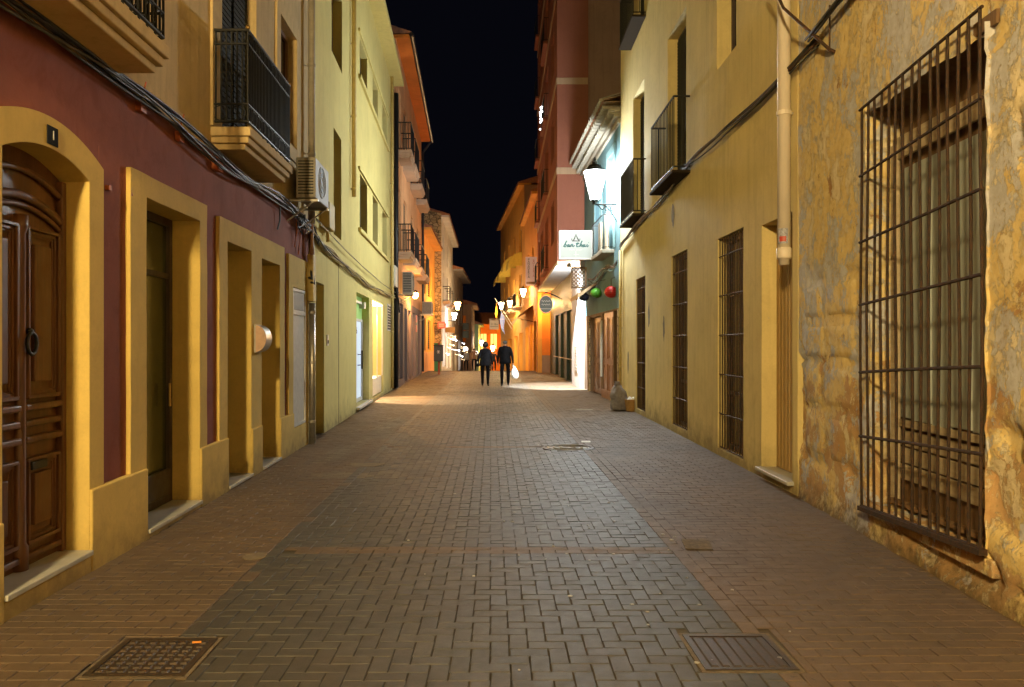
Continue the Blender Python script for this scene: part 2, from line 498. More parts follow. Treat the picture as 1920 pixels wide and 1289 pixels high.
M['sign_pink'] = emitter('glowing_pinkish_sign_board', (.75, .45, .33), .30, (.5, .36, .28))  # weak emission added to brighten the board
M['sign_dark'] = plain('dark_green_sign_board', (.05, .062, .045), .5)
M['sign_grey'] = plain('grey_sign_board', (.42, .42, .42), .5)
M['sign_red'] = plain('red_sign_board', (.52, .07, .05), .45)
M['sign_orange'] = plain('orange_sign_board', (.42, .19, .03), .5)
M['gold'] = plain('dull_brass', (.30, .20, .07), .35, .8)
M['red_lantern'] = plain('red_paper_lantern', (.45, .02, .012), .35)
M['green_lantern'] = plain('green_paper_lantern', (.06, .22, .02), .35)
M['black_lantern'] = plain('black_paper_lantern', (.01, .01, .02), .3)
M['bag_white'] = plain('white_plastic_bag', (.80, .80, .80), .35, var=.06)
M['bag_grey'] = plain('grey_plastic_bag', (.25, .235, .265), .2, var=.25, nscale=20, bump=.6, bscale=25)
M['cardboard'] = plain('woven_tan_box', (.38, .22, .08), .8, var=.25, nscale=30, bump=.5)
M['cloth_black'] = plain('black_cloth', (.010, .0105, .013), .9, var=.3, bump=.3, spec=.05)
M['cloth_navy'] = plain('charcoal_cloth', (.018, .019, .025), .9, var=.3, bump=.3, spec=.05)
M['cloth_grey'] = plain('grey_cloth', (.09, .085, .08), .85, var=.3)
M['cloth_brown'] = plain('brown_cloth', (.12, .06, .03), .85, var=.3)
M['trouser'] = plain('black_trouser_cloth', (.006, .006, .007), .9, var=.3, spec=.05)
M['skin'] = plain('skin', (.36, .20, .13), .5, var=.1)
M['hair'] = plain('dark_hair', (.018, .013, .011), .6)
M['hair_grey'] = plain('grey_hair', (.07, .065, .06), .6)
M['shoe'] = plain('black_shoe', (.012, .012, .012), .3)
M['awning_yellow'] = plain('yellow_awning', (.60, .45, .07), .7)
M['awning_tan'] = plain('tan_awning', (.50, .35, .20), .7)
M['flag_red'] = plain('red_flag_cloth', (.45, .03, .03), .7)
M['flag_yellow'] = plain('yellow_flag_cloth', (.65, .42, .03), .7)
M['flag_blue'] = plain('blue_flag_cloth', (.20, .26, .60), .7)
M['bin'] = plain('dark_litter_bin', (.028, .026, .024), .5)
M['bin_post'] = plain('red_painted_post', (.28, .05, .02), .5)
M['green_paint'] = plain('green_paint', (.05, .20, .06), .5)
M['shop_green'] = emitter('lit_green_shop_panel', (.30, .62, .16), .26, (.25, .45, .15))
M['shop_door'] = emitter('lit_shop_door_glass', (.66, .80, 1.0), .50, (.5, .55, .6))
M['shop_glow'] = emitter('lit_shop_ceiling', (1.0, .68, .38), 11.0)
M['shop_wall'] = plain('warm_shop_wall', (.80, .68, .48), .8)
M['lit_warm'] = emitter('lit_warm_pane', (1.0, .66, .30), 2.4)
M['lit_white'] = emitter('lit_white_pane', (1.0, .93, .85), 2.6)
M['lit_amber'] = emitter('lit_amber_pane', (1.0, .45, .08), 1.2)
M['bulb_white'] = emitter('white_bulb', (.95, .97, 1.0), 12.0)
M['bulb_warm'] = emitter('warm_bulb', (1.0, .72, .40), 8.0)
# ------------------------------------------------------------------ fronts in plan
L1 = Fac(-2.77, -.0412, 1)       # maroon and beige house
L2 = Fac(-2.50, -.0600, 1)       # pale yellow house
L3 = Fac(-2.667, -.0510, 1)      # pink house with balconies
L4 = Fac(-3.646, -.0280, 1)
L5 = Fac(-3.10, -.0300, 1)
L6 = Fac(-4.50, -.0090, 1)
R1 = Fac(2.778, .0270, -1)       # peeling house
R2 = Fac(3.095, -.0115, -1)      # cream house
R3 = Fac(3.640, -.0375, -1)      # blue house
R4 = Fac(3.300, -.0270, -1)      # ground floor of the terracotta tower
R4U = Fac(1.985, -.0130, -1)     # its upper floors
R5A = Fac(3.26, -.0420, -1)
R5B = Fac(5.83, -.0870, -1)
CREST = 47.0
def zg(D): return 0.0 if D < CREST else -(D - CREST) * .036

# ------------------------------------------------------------------ ground and paving
def sheet(name, mat, xs, ys, z, kind='structure'):
    mb = MB()
    for i in range(len(ys)-1):
        for j in range(len(xs)-1):
            mb.quad((xs[j], ys[i], zg(ys[i])+z), (xs[j+1], ys[i], zg(ys[i])+z), (xs[j+1], ys[i+1], zg(ys[i+1])+z), (xs[j], ys[i+1], zg(ys[i+1])+z))
    return tag(mb.build(name, mat), kind=kind)

sheet('ground', M['concrete'], [-400, 400], [-200, CREST, 90, 200, 900], -.06)
pavement = sheet('pavement', M['mortar'], [-7, 5], [-9, CREST], -.012)
sheet('road', M['far_paving'], [-8, 6], [CREST, 70, 130], -.004)

PM = -.027                                   # the paving runs slightly off the view axis
GL, GR = -1.6, 1.4                           # edges of the grey herringbone field
COVERS = []                                  # (u0,u1,v0,v1) areas cut out for covers
def cover_area(x0, x1, y0, y1): COVERS.append((x0, x1, y0, y1))
cover_area(-2.10, -1.56, 3.825, 4.365)
cover_area(.92, 1.44, 3.895, 4.425)
cover_area(.47, 1.25, 11.93, 12.70)

bricks = []                                  # (u0,u1,v0,v1,material)
c = .1
V0, V1 = 25, 460                             # courses of 0.1 m
bands = set()
for k in range(1, 8): bands |= {int(k * 61.5), int(k * 61.5) + 1}
def patch(u, v):
    n = noise.noise(Vector((u*1.3, v*.55, 3.3)))
    return (-2.3 < u < -.75 and 9.4 < v < 12.6 and n > .12) or (-2.1 < u < -1.1 and 12.5 < v < 17 and n > .05)
for j in range(V0, V1):
    for i in range(-16, 14):
        k = (i - j) % 4
        cells = None
        if j in bands: continue
        if k == 0: cells = [(i, j), (i+1, j)]
        elif k == 3: cells = [(i, j), (i, j+1)]
        elif i == -16 and k == 1: cells = [(i, j)]
        elif (j == V0 or (j-1) in bands) and k == 2: cells = [(i, j)]
        if cells is None: continue
        cells = [q for q in cells if -16 <= q[0] < 14 and q[1] not in bands]
        us = [q[0] for q in cells]; vs = [q[1] for q in cells]
        u0, u1, v0, v1 = min(us)*c, (max(us)+1)*c, min(vs)*c, (max(vs)+1)*c
        bricks.append((u0, u1, v0, v1, 2 if patch(u0, v0) else 0))
for j in range(V0, V1):
    if j in bands:
        for i in range(-8, 7):
            o = .1 if j % 2 else 0
            bricks.append((max(i*.2 + o, GL), min(i*.2 + .2 + o, GR), j*c, j*c + c, 1))
    # brown side fields, long side across the street, half bond
    for i in range(0, 13):
        o = .1 if j % 2 else 0
        u0 = 1.6 + i*.2 - o
        bricks.append((max(u0, 1.6), u0 + .2, j*c, j*c + c, 1))
        u1 = -1.7 - i*.2 + o
        bricks.append((u1 - .2, min(u1, -1.7), j*c, j*c + c, 2 if patch(u1, j*c) else 1))
# border courses laid along the street
for j in range(V0 // 2, V1 // 2):
    bricks.append((1.4, 1.5, j*.2, j*.2 + .2, 1)); bricks.append((1.5, 1.6, j*.2 + .1, j*.2 + .3, 1))
    bricks.append((-1.7, -1.6, j*.2, j*.2 + .2, 0 if j % 9 else 1))
def keep(b):
    u, v = (b[0]+b[1])/2, (b[2]+b[3])/2
    x = u + PM*v
    if b[1] - b[0] < .012: return False
    if x < (L1 if v < 13 else L2 if v < 28.3 else L3).x(v, .03) - .06: return False
    if x > (R1 if v < 8.35 else R2 if v < 21 else R3 if v < 29 else R4).x(v, .0) + .08: return False
    for (a0, a1, b0, b1) in COVERS:
        if b0 > 10:
            if math.hypot(x - (a0+a1)/2, v - (b0+b1)/2) < (a1-a0)/2 + .03: return False
    return True
def clip(b):
    u0, u1, v0, v1, m_ = b
    for (a0, a1, b0, b1) in COVERS:
        if b0 > 10: continue
        s_ = PM*(v0+v1)/2
        x0, x1 = u0+s_, u1+s_
        if x1 <= a0 or x0 >= a1 or v1 <= b0 or v0 >= b1: continue
        opts = [(x0, min(x1, a0), v0, v1), (max(x0, a1), x1, v0, v1), (x0, x1, v0, min(v1, b0)), (x0, x1, max(v0, b1), v1)]
        best = max(opts, key=lambda q: max(0, q[1]-q[0])*max(0, q[3]-q[2]))
        if min(best[1]-best[0], best[3]-best[2]) < .012: return None
        u0, u1, v0, v1 = best[0]-s_, best[1]-s_, best[2], best[3]
    return (u0, u1, v0, v1, m_)
bricks = [b for b in map(clip, bricks) if b and keep(b)]
G, CH, HB = .0020, .0035, .0050
def brick_geo(w, l, z=(0,0,0,0)):
    a, b = w/2 - G/1.0, l/2 - G
    v = [(-a,-b,-HB),(a,-b,-HB),(a,b,-HB),(-a,b,-HB)]
    a -= CH; b -= CH
    v += [(-a,-b,z[0]),(a,-b,z[1]),(a,b,z[2]),(-a,b,z[3])]
    return v, [(4,5,6,7),(0,1,5,4),(1,2,6,5),(2,3,7,6),(3,0,4,7)]
def shown(b):
    u, v = (b[0]+b[1])/2, (b[2]+b[3])/2
    x = u + PM*v
    return v > 3.72 and abs(x) < .635*v
near = sorted([b for b in bricks if shown(b)], key=lambda b: b[2])[:300]
nearset = set(near)
PMATS = [M['paver_grey'], M['paver_brown'], M['paver_pale']]
bmesh_cache = {}
for b in near:
    key = (round(b[1]-b[0], 3), round(b[3]-b[2], 3), b[4])
    if key not in bmesh_cache:
        v, f = brick_geo(key[0], key[1])
        bmesh_cache[key] = mesh_of('paver', v, f, PMATS[b[4]])
    u, v = (b[0]+b[1])/2, (b[2]+b[3])/2
    inst('paver', bmesh_cache[key], (u + PM*v, v, random.uniform(-.0015, .0012) + .006*noise.noise(Vector((u*.9, v*.7, 5.5)))), pavement,
         (random.uniform(-.012, .012), random.uniform(-.012, .012), random.uniform(-.014, .014)))
vv, ff, mi = [], [], []
for b in bricks:
    if b in nearset: continue
    u, v = (b[0]+b[1])/2, (b[2]+b[3])/2
    und = .006*noise.noise(Vector((u*.9, v*.7, 5.5))) if v < 40 else 0
    zc = [random.uniform(-.0024, .0018) + und for _ in range(4)]
    gv, gf = brick_geo(b[1]-b[0], b[3]-b[2], zc)
    n = len(vv); cx = u + PM*v + random.uniform(-.001, .001)
    vv += [(p[0]+cx, p[1]+v, p[2]) for p in gv]
    ff += [tuple(q+n for q in f) for f in gf]; mi += [b[4]] * 5
me = bpy.data.meshes.new('paver_field')
me.from_pydata(vv, [], ff)
for m in PMATS: me.materials.append(m)
me.polygons.foreach_set('material_index', mi)
pf = bpy.data.objects.new('paver_field', me); COL.objects.link(pf); pf.parent = pavement
pf.location = -Vector(pavement.location)
pf['kind'] = 'stuff'

# ---- covers, plates and litter
def square_cover(x0, x1, y0, y1, label, style, skew):
    t = thing('manhole_cover', ((x0+x1)/2, (y0+y1)/2, 0), label, 'manhole cover', 'square covers in the paving')
    def q(x, y, z): return (x + skew*(y-y0), y, z)
    fr = MB()
    w_ = .03
    for (a, b, c_, d) in ((x0,x1,y0,y0+w_),(x0,x1,y1-w_,y1),(x0,x0+w_,y0+w_,y1-w_),(x1-w_,x1,y0+w_,y1-w_)):
        fr.box8([q(a,c_,-.01),q(b,c_,-.01),q(b,d,-.01),q(a,d,-.01),q(a,c_,.003),q(b,c_,.003),q(b,d,.003),q(a,d,.003)])
    fr.build('frame', M['iron_cover'], t)
    cs = MB(); e = .022
    for (a, b, c_, d) in ((x0-e,x1+e,y0-e,y0-.001),(x0-e,x1+e,y1+.001,y1+e),(x0-e,x0-.001,y0,y1),(x1+.001,x1+e,y0,y1)):
        cs.box8([q(a,c_,-.01),q(b,c_,-.01),q(b,d,-.01),q(a,d,-.01),q(a,c_,-.001),q(b,c_,-.0005),q(b,d,-.001),q(a,d,-.002)])
    cs.build('cement_surround', M['cement_dark'], t)
    pl = MB().quad(q(x0+w_,y0+w_,-.004),q(x1-w_,y0+w_,-.004),q(x1-w_,y1-w_,-.004),q(x0+w_,y1-w_,-.004)).build('lid', M['iron_cover'], t)
    if style == 'grid':
        n = 8
        for i in range(n):
            for j in range(n):
                s = (x1-x0-2*w_)/n; s2 = (y1-y0-2*w_)/n
                a = x0+w_+i*s; b = y0+w_+j*s2; g = .009
                MB().box8([q(a+g,b+g,-.004),q(a+s-g,b+g,-.004),q(a+s-g,b+s2-g,-.004),q(a+g,b+s2-g,-.004),
                           q(a+g*1.6,b+g*1.6,.004),q(a+s-g*1.6,b+g*1.6,.004),q(a+s-g*1.6,b+s2-g*1.6,.004),q(a+g*1.6,b+s2-g*1.6,.004)]).build('stud', M['iron_cover'], pl)
    else:
        n = 7
        for i in range(n):
            s = (x1-x0-2*w_)/n; a = x0+w_+i*s
            MB().box8([q(a+.008,y0+.045,-.004),q(a+s-.008,y0+.045,-.004),q(a+s-.008,y1-.045,-.004),q(a+.008,y1-.045,-.004),
                       q(a+.014,y0+.05,.0035),q(a+s-.014,y0+.05,.0035),q(a+s-.014,y1-.05,.0035),q(a+.014,y1-.05,.0035)]).build('rib', M['iron_cover'], pl)
    return t
square_cover(-2.07, -1.58, 3.85, 4.34, 'square iron cover with a grid of studs in the brown paving by the wooden door', 'grid', -.03)
square_cover(.95, 1.41, 3.92, 4.40, 'square iron cover with long ribs at the edge of the grey paving', 'ribs', -.03)
cx, cyy = .86, 12.31
t = thing('round_manhole_cover', (cx, cyy, 0), 'round iron manhole cover with concentric rings in the grey pavers', 'manhole cover')
MB().lathe((cx, cyy, 0), [(.40, -.012), (.40, .002), (.36, .004), (.355, -.004), (0.0001, -.004)], 36).build('lid', M['iron_cover'], t)
for r in (.12, .22, .31):
    MB().tube([(cx+r*math.cos(a), cyy+r*math.sin(a), -.001) for a in [2*math.pi*i/32 for i in range(32)]], .011, 6, True).build('ring', M['steel'], t)
def flat(name, pts, z, th, mat, label, cat, group=None):
    mb = MB(); n = len(pts)
    mb.add([(x, y, z) for x, y in pts] + [(x, y, z+th) for x, y in pts],
           [tuple(range(n))[::-1], tuple(range(n, 2*n))] + [(i, (i+1) % n, n+(i+1) % n, n+i) for i in range(n)])
    return tag(mb.build(name, mat), label, cat, group)
def blob(x, y, rx, ry, n=14, j=.25):
    return [(x + rx*math.cos(2*math.pi*i/n)*random.uniform(1-j, 1+j), y + ry*math.sin(2*math.pi*i/n)*random.uniform(1-j, 1+j)) for i in range(n)]
flat('utility_lid', blob(-1.93, 6.0, .085, .10, 12, .1), .001, .006, M['cement'], 'small rounded pale cement lid beside the brown cross band', 'utility lid')
flat('utility_lid', [(1.35,6.22),(1.56,6.20),(1.60,6.50),(1.38,6.53)], .001, .004, M['cement_dark'], 'small square pale lid set in the brown pavers before the peeling house', 'utility lid')
flat('utility_lid', [(1.12,12.9),(1.27,12.9),(1.28,13.12),(1.13,13.12)], .001, .006, M['pale_paint'], 'tiny pale plate just beyond the round manhole cover', 'utility lid')
flat('utility_lid', [(2.0,21.2),(2.32,21.15),(2.32,21.5),(2.0,21.5)], .001, .006, M['cement'], 'pale metal lid flush with the paving before the wooden doors', 'utility lid')
flat('utility_lid', [(1.55,19.1),(1.95,19.1),(1.95,19.5),(1.55,19.5)], .001, .005, M['cement_grey'], 'flat grey lid in the paving out from the rubbish bag', 'utility lid')
flat('cement_patch', blob(-1.93, 10.55, .26, .16, 18, .3), .0005, .005, M['cement'], 'irregular pale cement patch in the paving where grey meets brown', 'cement patch')
mb = MB()
for k in range(80):
    v = 3.9 + 13.5 * random.random()**1.5
    u = random.gauss(.75, .45) if random.random() < .8 else random.uniform(-2.6, 2.4)
    x = u + PM*v; r = random.uniform(.004, .013)
    if not -2.6 < x < 2.7: continue
    n0 = len(mb.v); k_ = 6
    pts = [(x + r*math.cos(i*math.pi/3)*random.uniform(.7, 1.5), v + r*math.sin(i*math.pi/3)*random.uniform(.7, 1.3)) for i in range(k_)]
    mb.add([(a, b, .0035) for a, b in pts] + [(a, b, -.002) for a, b in pts], [tuple(range(k_))] + [(i, (i+1)%k_, k_+(i+1)%k_, k_+i) for i in range(k_)])
tag(mb.build('litter', M['speck']), 'pale specks of litter scattered over the grey pavers', 'litter', kind='stuff')
tag(MB().tube([(-1.70, 4.255, .010), (-1.655, 4.262, .010)], .006, 6).build('cigarette_end', plain('orange_paper', (.75, .28, .05), .6)), 'orange cigarette end on the studded iron cover', 'cigarette end')
# ------------------------------------------------------------------ shared builders for house parts
def shell(house, F, D0, D1, z1, depth=6.0, t=-.5, mat=None, z0=-.3):
    MB().fbox(F, D0+.01, D1-.01, t-depth, t, z0, z1-.02).build('shell', mat or M['grey_wall'], house)

def ring_path(c, r, n, ax):
    out = []
    for i in range(n):
        a = 2*math.pi*i/n
        q = Vector((0, r*math.cos(a), r*math.sin(a))) if ax == 'x' else Vector((r*math.cos(a), 0, r*math.sin(a)))
        out.append(Vector(c) + q)
    return out

def balcony(house, F, D0, D1, z, prot, h, nb, slab_mat, iron, fancy=False, thick=.15, mould=False, bar=.007):
    sl = MB()
    if mould:
        sl.fbox(F, D0, D1, -.02, prot, z-thick*.42, z)
        sl.fbox(F, D0+.03, D1-.03, -.02, prot-.03, z-thick*.72, z-thick*.42-.001)
        sl.fbox(F, D0+.07, D1-.07, -.02, prot-.075, z-thick, z-thick*.72-.001)
    else:
        sl.fbox(F, D0, D1, -.02, prot, z-thick, z)
    b = sl.build('balcony', slab_mat, house, bevel=.008)
    tt = prot - .035; zt = z + h; zb = z + .06
    a0, a1 = D0 + .03, D1 - .03
    pth = lambda zz: [F.p(a0, .0, zz), F.p(a0, tt, zz), F.p(a1, tt, zz), F.p(a1, .0, zz)]
    def rail(zz, r, nm):
        m = MB(); p = pth(zz)
        for i in range(3): m.tube([p[i], p[i+1]], r, 6)
        m.build(nm, iron, b)
    rail(zt, bar*1.9, 'handrail'); rail(zb, bar*1.4, 'bottom_rail')
    if fancy:
        rail(zt-.14, bar*1.2, 'frieze_rail'); rail(z+.24, bar*1.2, 'frieze_rail')
    bm_ = MB().tube([(0,0,0), (0,0,h-.06)], bar, 5).mesh('baluster', iron)
    ns = max(2, int(round(nb * prot / (D1-D0))))
    for i in range(nb+1):
        inst('baluster', bm_, F.p(a0 + (a1-a0)*i/nb, tt, zb), b)
    for D in (a0, a1):
        for i in range(1, ns):
            inst('baluster', bm_, F.p(D, tt*i/ns, zb), b)
    if fancy:
        rr = .075
        r1 = MB().tube(ring_path((0,0,0), rr, 12, 'x'), .006, 5, True).mesh('scroll_ring', iron)
        r2 = MB().tube(ring_path((0,0,0), rr, 12, 'y'), .006, 5, True).mesh('scroll_ring', iron)
        k = int((a1-a0)/(rr*2.05))
        for i in range(k):
            for zz in (z+.15, zt-.07):
                o = inst('scroll_ring', r1, F.p(a0 + (i+.5)*(a1-a0)/k, tt, zz), b)
                if zz > z+.5: o.scale = (.85, .85, .85)
        k = max(2, int(tt/(rr*2.05)))
        for i in range(k):
            for zz in (z+.15, zt-.07):
                inst('scroll_ring', r2, F.p(a0, (i+.5)*tt/k, zz), b)
        for D in (a0, a1):
            MB().ball(F.p(D, tt, zt+.03), .025, 8, 6).build('knob', M['gold'], b)
    return b

def grille(house, F, D0, D1, z0, z1, t, nv, zs, mat, r=.009, jit=0.0, over=.0, tilt=0.0):
    up = lambda D: tilt*(D1-D)/(D1-D0)
    g = MB()
    g.tube([F.p(D0, t, z0+up(D0)), F.p(D1, t, z0)], r*1.25, 6)
    b = g.build('window_grille', mat, house)
    for k, z in enumerate(zs):
        MB().tube([F.p(D0-over, t+.004, z+up(D0)), F.p((D0+D1)/2, t+.004, z+up((D0+D1)/2)+random.uniform(-jit, jit)), F.p(D1+over, t+.004, z)], r*1.15, 6).build('crossbar', mat, b)
    for i in range(nv):
        D = D0 + (D1-D0)*i/(nv-1)
        pts = []
        ph = random.uniform(0, 6)
        for q in range(9):
            pts.append(F.p(D + jit*math.sin(q*.9+ph)*1.2, t + jit*math.cos(q*.7+ph)*.6, z0 + up(D) + (z1-z0)*q/8)) if jit else None
        if not jit: pts = [F.p(D, t, z0), F.p(D, t, z1)]
        MB().tube(pts, r, 6).build('bar', mat, b)
    return b

def slat_shutter(parent, F, D0, D1, z0, z1, t, mat, pitch=.06):
    m = MB()
    n = int((z1-z0)/pitch)
    for i in range(n):
        z = z0 + (i+.5)*(z1-z0)/n
        m.fbox(F, D0, D1, t, t+.012, z-pitch*.38, z+pitch*.38)
    return m.build('shutter', mat, parent)

def window(house, F, D0, D1, z0, z1, t, frame_mat, pane_mat, fw=.05, mull=1, trans=(), name='window'):
    """frame with separate panes, set at depth t"""
    f = MB()
    f.fbox(F, D0, D0+fw, t-.03, t+.03, z0, z1); f.fbox(F, D1-fw, D1, t-.03, t+.03, z0, z1)
    f.fbox(F, D0+fw, D1-fw, t-.03, t+.03, z0, z0+fw); f.fbox(F, D0+fw, D1-fw, t-.03, t+.03, z1-fw, z1)
    ds = [D0+fw] + [D0 + (D1-D0)*i/(mull+1) for i in range(1, mull+1)] + [D1-fw]
    zs = [z0+fw] + list(trans) + [z1-fw]
    for d in ds[1:-1]: f.fbox(F, d-.025, d+.025, t-.025, t+.025, z0+fw, z1-fw)
    for z in zs[1:-1]: f.fbox(F, D0+fw, D1-fw, t-.022, t+.022, z-.025, z+.025)
    w_ = f.build(name, frame_mat, house)
    for i in range(len(ds)-1):
        for j in range(len(zs)-1):
            MB().fbox(F, ds[i], ds[i+1], t-.012, t-.004, zs[j], zs[j+1]).build('pane', pane_mat, w_)
    return w_

def panel_door(house, F, D0, D1, z0, z1, t, mat, leaves=1, rows=((.06,.40),(.46,.94)), handle=None, name='door'):
    d = MB().fbox(F, D0, D1, t-.04, t, z0, z1).build(name, mat, house)
    w_ = (D1-D0)/leaves
    for l in range(leaves):
        a = D0 + l*w_
        for (p, q) in rows:
            zz0, zz1 = z0+(z1-z0)*p, z0+(z1-z0)*q
            m = MB(); e = .10*w_/.5 if w_ < .7 else .13
            b0, b1 = a+e, a+w_-e
            for k, (i0, h) in enumerate(((0, .022), (.022, .012))):
                m.fbox(F, b0+i0, b1-i0, t, t+h, zz0+i0, zz0+i0+.022); m.fbox(F, b0+i0, b1-i0, t, t+h, zz1-i0-.022, zz1-i0)
                m.fbox(F, b0+i0, b0+i0+.022, t, t+h, zz0+i0+.022, zz1-i0-.022); m.fbox(F, b1-i0-.022, b1-i0, t, t+h, zz0+i0+.022, zz1-i0-.022)
            m.fbox(F, b0+.09, b1-.09, t, t+.014, zz0+.10, zz1-.10)
            m.build('panel', mat, d, bevel=.004)
    if handle: MB().tube([F.p(D1-.08, t+.05, z0+.95), F.p(D1-.08, t+.05, z0+1.15)], .012, 6).build('handle', handle, d)
    return d

def cable_run(name, label, pts_fn, n_c, D0, D1, mats, r=.011, spread=.035, seed=1, step=.35, group=None):
    rnd = random.Random(seed)
    t = thing(name, pts_fn((D0+D1)/2), label, 'cable bundle', group)
    k = max(3, int((D1-D0)/step))
    for c_ in range(n_c):
        o1, o2 = rnd.uniform(-spread, spread), rnd.uniform(-spread, spread)
        f1, p1, f2, p2 = rnd.uniform(.8, 2.2), rnd.uniform(0, 6), rnd.uniform(.8, 2.2), rnd.uniform(0, 6)
        pts = []
        for i in range(k+1):
            D = D0 + (D1-D0)*i/k
            q = pts_fn(D)
            pts.append(q + Vector((o1*.6 + .4*spread*math.sin(D*f1+p1), 0, o2 + .8*spread*math.sin(D*f2+p2))))
        MB().tube(pts, r*rnd.uniform(.75, 1.35), 6).build('cable', mats[c_ % len(mats)], t, smooth=True)
    return t

def ac_unit(F, D0, D1, t0, t1, z0, z1, label, fan_side=True):
    t = thing('air_conditioner', F.p((D0+D1)/2, (t0+t1)/2, z0), label, 'air conditioner')
    b = MB().fbox(F, D0, D1, t0, t1, z0, z1).build('casing', M['ac_metal'], t, bevel=.015)
    # louvred end that faces the viewer
    MB().fbox(F, D0-.004, D0-.001, t0+.03, t1-.03, z0+.05, z1-.05).build('end_grille', M['ac_dark'], t)
    n = 11
    for i in range(n):
        z = z0+.06 + (z1-z0-.12)*(i+.5)/n
        MB().fbox(F, D0-.016, D0-.005, t0+.025, t1-.025, z-.011, z+.011).build('louvre', M['ac_metal'], t)
    zc = (z0+z1)/2; r = (z1-z0)*.40; Dc = D0 + (D1-D0)*.42
    g = MB().lathe(F.p(Dc, t1+.003, zc), [(r, -.0), (r, .004), (.0001, .004)], 20, 'x').build('fan_opening', M['ac_dark'], t)
    for q in (.35, .65, .95):
        MB().tube(ring_path(F.p(Dc, t1+.012, zc), r*q, 18, 'x'), .005, 5, True).build('fan_guard', M['ac_metal'], g)
    br = MB()
    for D in (D0+.1, D1-.1):
        br.fbox(F, D-.02, D+.02, 0, t1+.02, z0-.04, z0-.005); br.tube([F.p(D, t1-.05, z0-.04), F.p(D, .0, z0-.32)], .012, 5)
    br.build('bracket', M['steel'], t)
    return t

# lanterns -------------------------------------------------------------
def lantern(c, S, col, label, wall_x, sc_=1.0, scroll=True, cat='street lamp', group='wall lanterns along the street'):
    """four-sided tapered lantern on a scrolled wall bracket; c is the middle of the glass"""
    cx, cy_, cz = c
    t = thing('street_lamp', (cx, cy_, cz), label, cat, group)
    s = sc_
    em = emitter('lit_lantern_glass', col, S)
    g = MB().lathe(c, [(.075*s, -.26*s), (.195*s, .19*s), (.15*s, .22*s)], 6, ang0=.3).build('glass', em, t)
    MB().lathe(c, [(.19*s, .205*s), (.195*s, .215*s), (.12*s, .27*s), (.10*s, .31*s), (.045*s, .33*s), (.05*s, .37*s), (.03*s, .38*s), (.012*s, .44*s)], 12).build('cap', M['iron'], t)
    MB().lathe(c, [(.02*s, -.33*s), (.045*s, -.32*s), (.04*s, -.29*s), (.078*s, -.262*s), (.074*s, -.255*s)], 12).build('base', M['iron'], t)
    for i in range(6):
        a = .3 + 2*math.pi*i/6
        MB().tube([(cx+.088*s*math.cos(a), cy_+.088*s*math.sin(a), cz-.23*s), (cx+.197*s*math.cos(a), cy_+.197*s*math.sin(a), cz+.175*s)], .009*s, 5).build('glazing_bar', M['iron'], t)
    sg = 1 if wall_x > cx else -1
    br = MB()
    zb = cz - .33*s
    br.tube([(cx, cy_, zb), (wall_x, cy_, zb)], .014*s, 6)
    br.build('bracket', M['iron'], t)
    if scroll:
        L = abs(wall_x - cx)
        for k, (f0, f1, dr) in enumerate(((.35, 1.0, .30), (.05, .45, .16))):
            pts = []
            for i in range(15):
                u = i/14
                x = cx + sg*L*(f0 + (f1-f0)*u)
                z = zb - dr*s*(u**1.5) * (1 if k == 0 else math.sin(math.pi*u)) - .01
                pts.append((x, cy_, z))
            MB().tube(pts, .010*s, 5).build('scroll', M['iron'], t)
        for q in (.55, .78):
            MB().tube([(cx+sg*L*q + .06*s*math.cos(a)*(1-.06*i), cy_, zb - .075*s + .06*s*math.sin(a)*(1-.06*i)) for i, a in enumerate([j*.55 for j in range(13)])], .008*s, 5).build('scroll', M['iron'], t)
        MB().box(min(wall_x-.02*sg, wall_x), max(wall_x-.02*sg, wall_x), cy_-.04, cy_+.04, zb-.38*s, zb+.06).build('wall_plate', M['iron'], t)
    return t

# ------------------------------------------------------------------ LEFT 1: maroon and beige house
H = thing('maroon_house', L1.p(6, -1, 0), 'maroon and beige town house with yellow door surrounds and iron balconies', 'house', 'houses lining the street')
SP, AP = 2.735, 2.845          # springing and crown of the door arch
OSP, OAP = 2.865, 3.045
DO0, DO1, DI0, DI1 = 4.36, 5.82, 4.58, 5.61
ZB = 3.60
holes = [(DO0, DO1, -.05, OAP, .02), (6.27, 8.03, -.05, 2.99, .02), (8.42, 11.23, -.05, 2.95, .02), (11.5, 12.98, -.05, 2.90, .02)]
lw = MB().plate(L1, -9, 13.0, -.05, ZB, holes, 0, .02, .5, step=.2)
N = 24
def arch(D0, D1, zs, za, k):
    u = k/N; D = D0 + (D1-D0)*u
    return D, zs + (za-zs)*(1-(2*u-1)**2)
for k in range(N):
    a, za = arch(DO0, DO1, OSP, OAP, k); b, zb = arch(DO0, DO1, OSP, OAP, k+1)
    lw.quad(L1.p(a,0,za), L1.p(b,0,zb), L1.p(b,0,OAP), L1.p(a,0,OAP))
lw.build('lower_wall', M['maroon'], H)
# upper beige wall with its openings
DW = (8.56, 9.86, 3.84, 6.6)
up = MB().plate(L1, -9, 13.0, ZB+.002, 10.5, [(8.50, 9.80, 3.84, 6.5, .18), (4.45, 5.6, 3.84, 6.5, .18), (11.02, 12.0, 4.5, 6.15, .18)], .012, .18, .5, step=.25)
up.build('upper_wall', M['beige'], H)
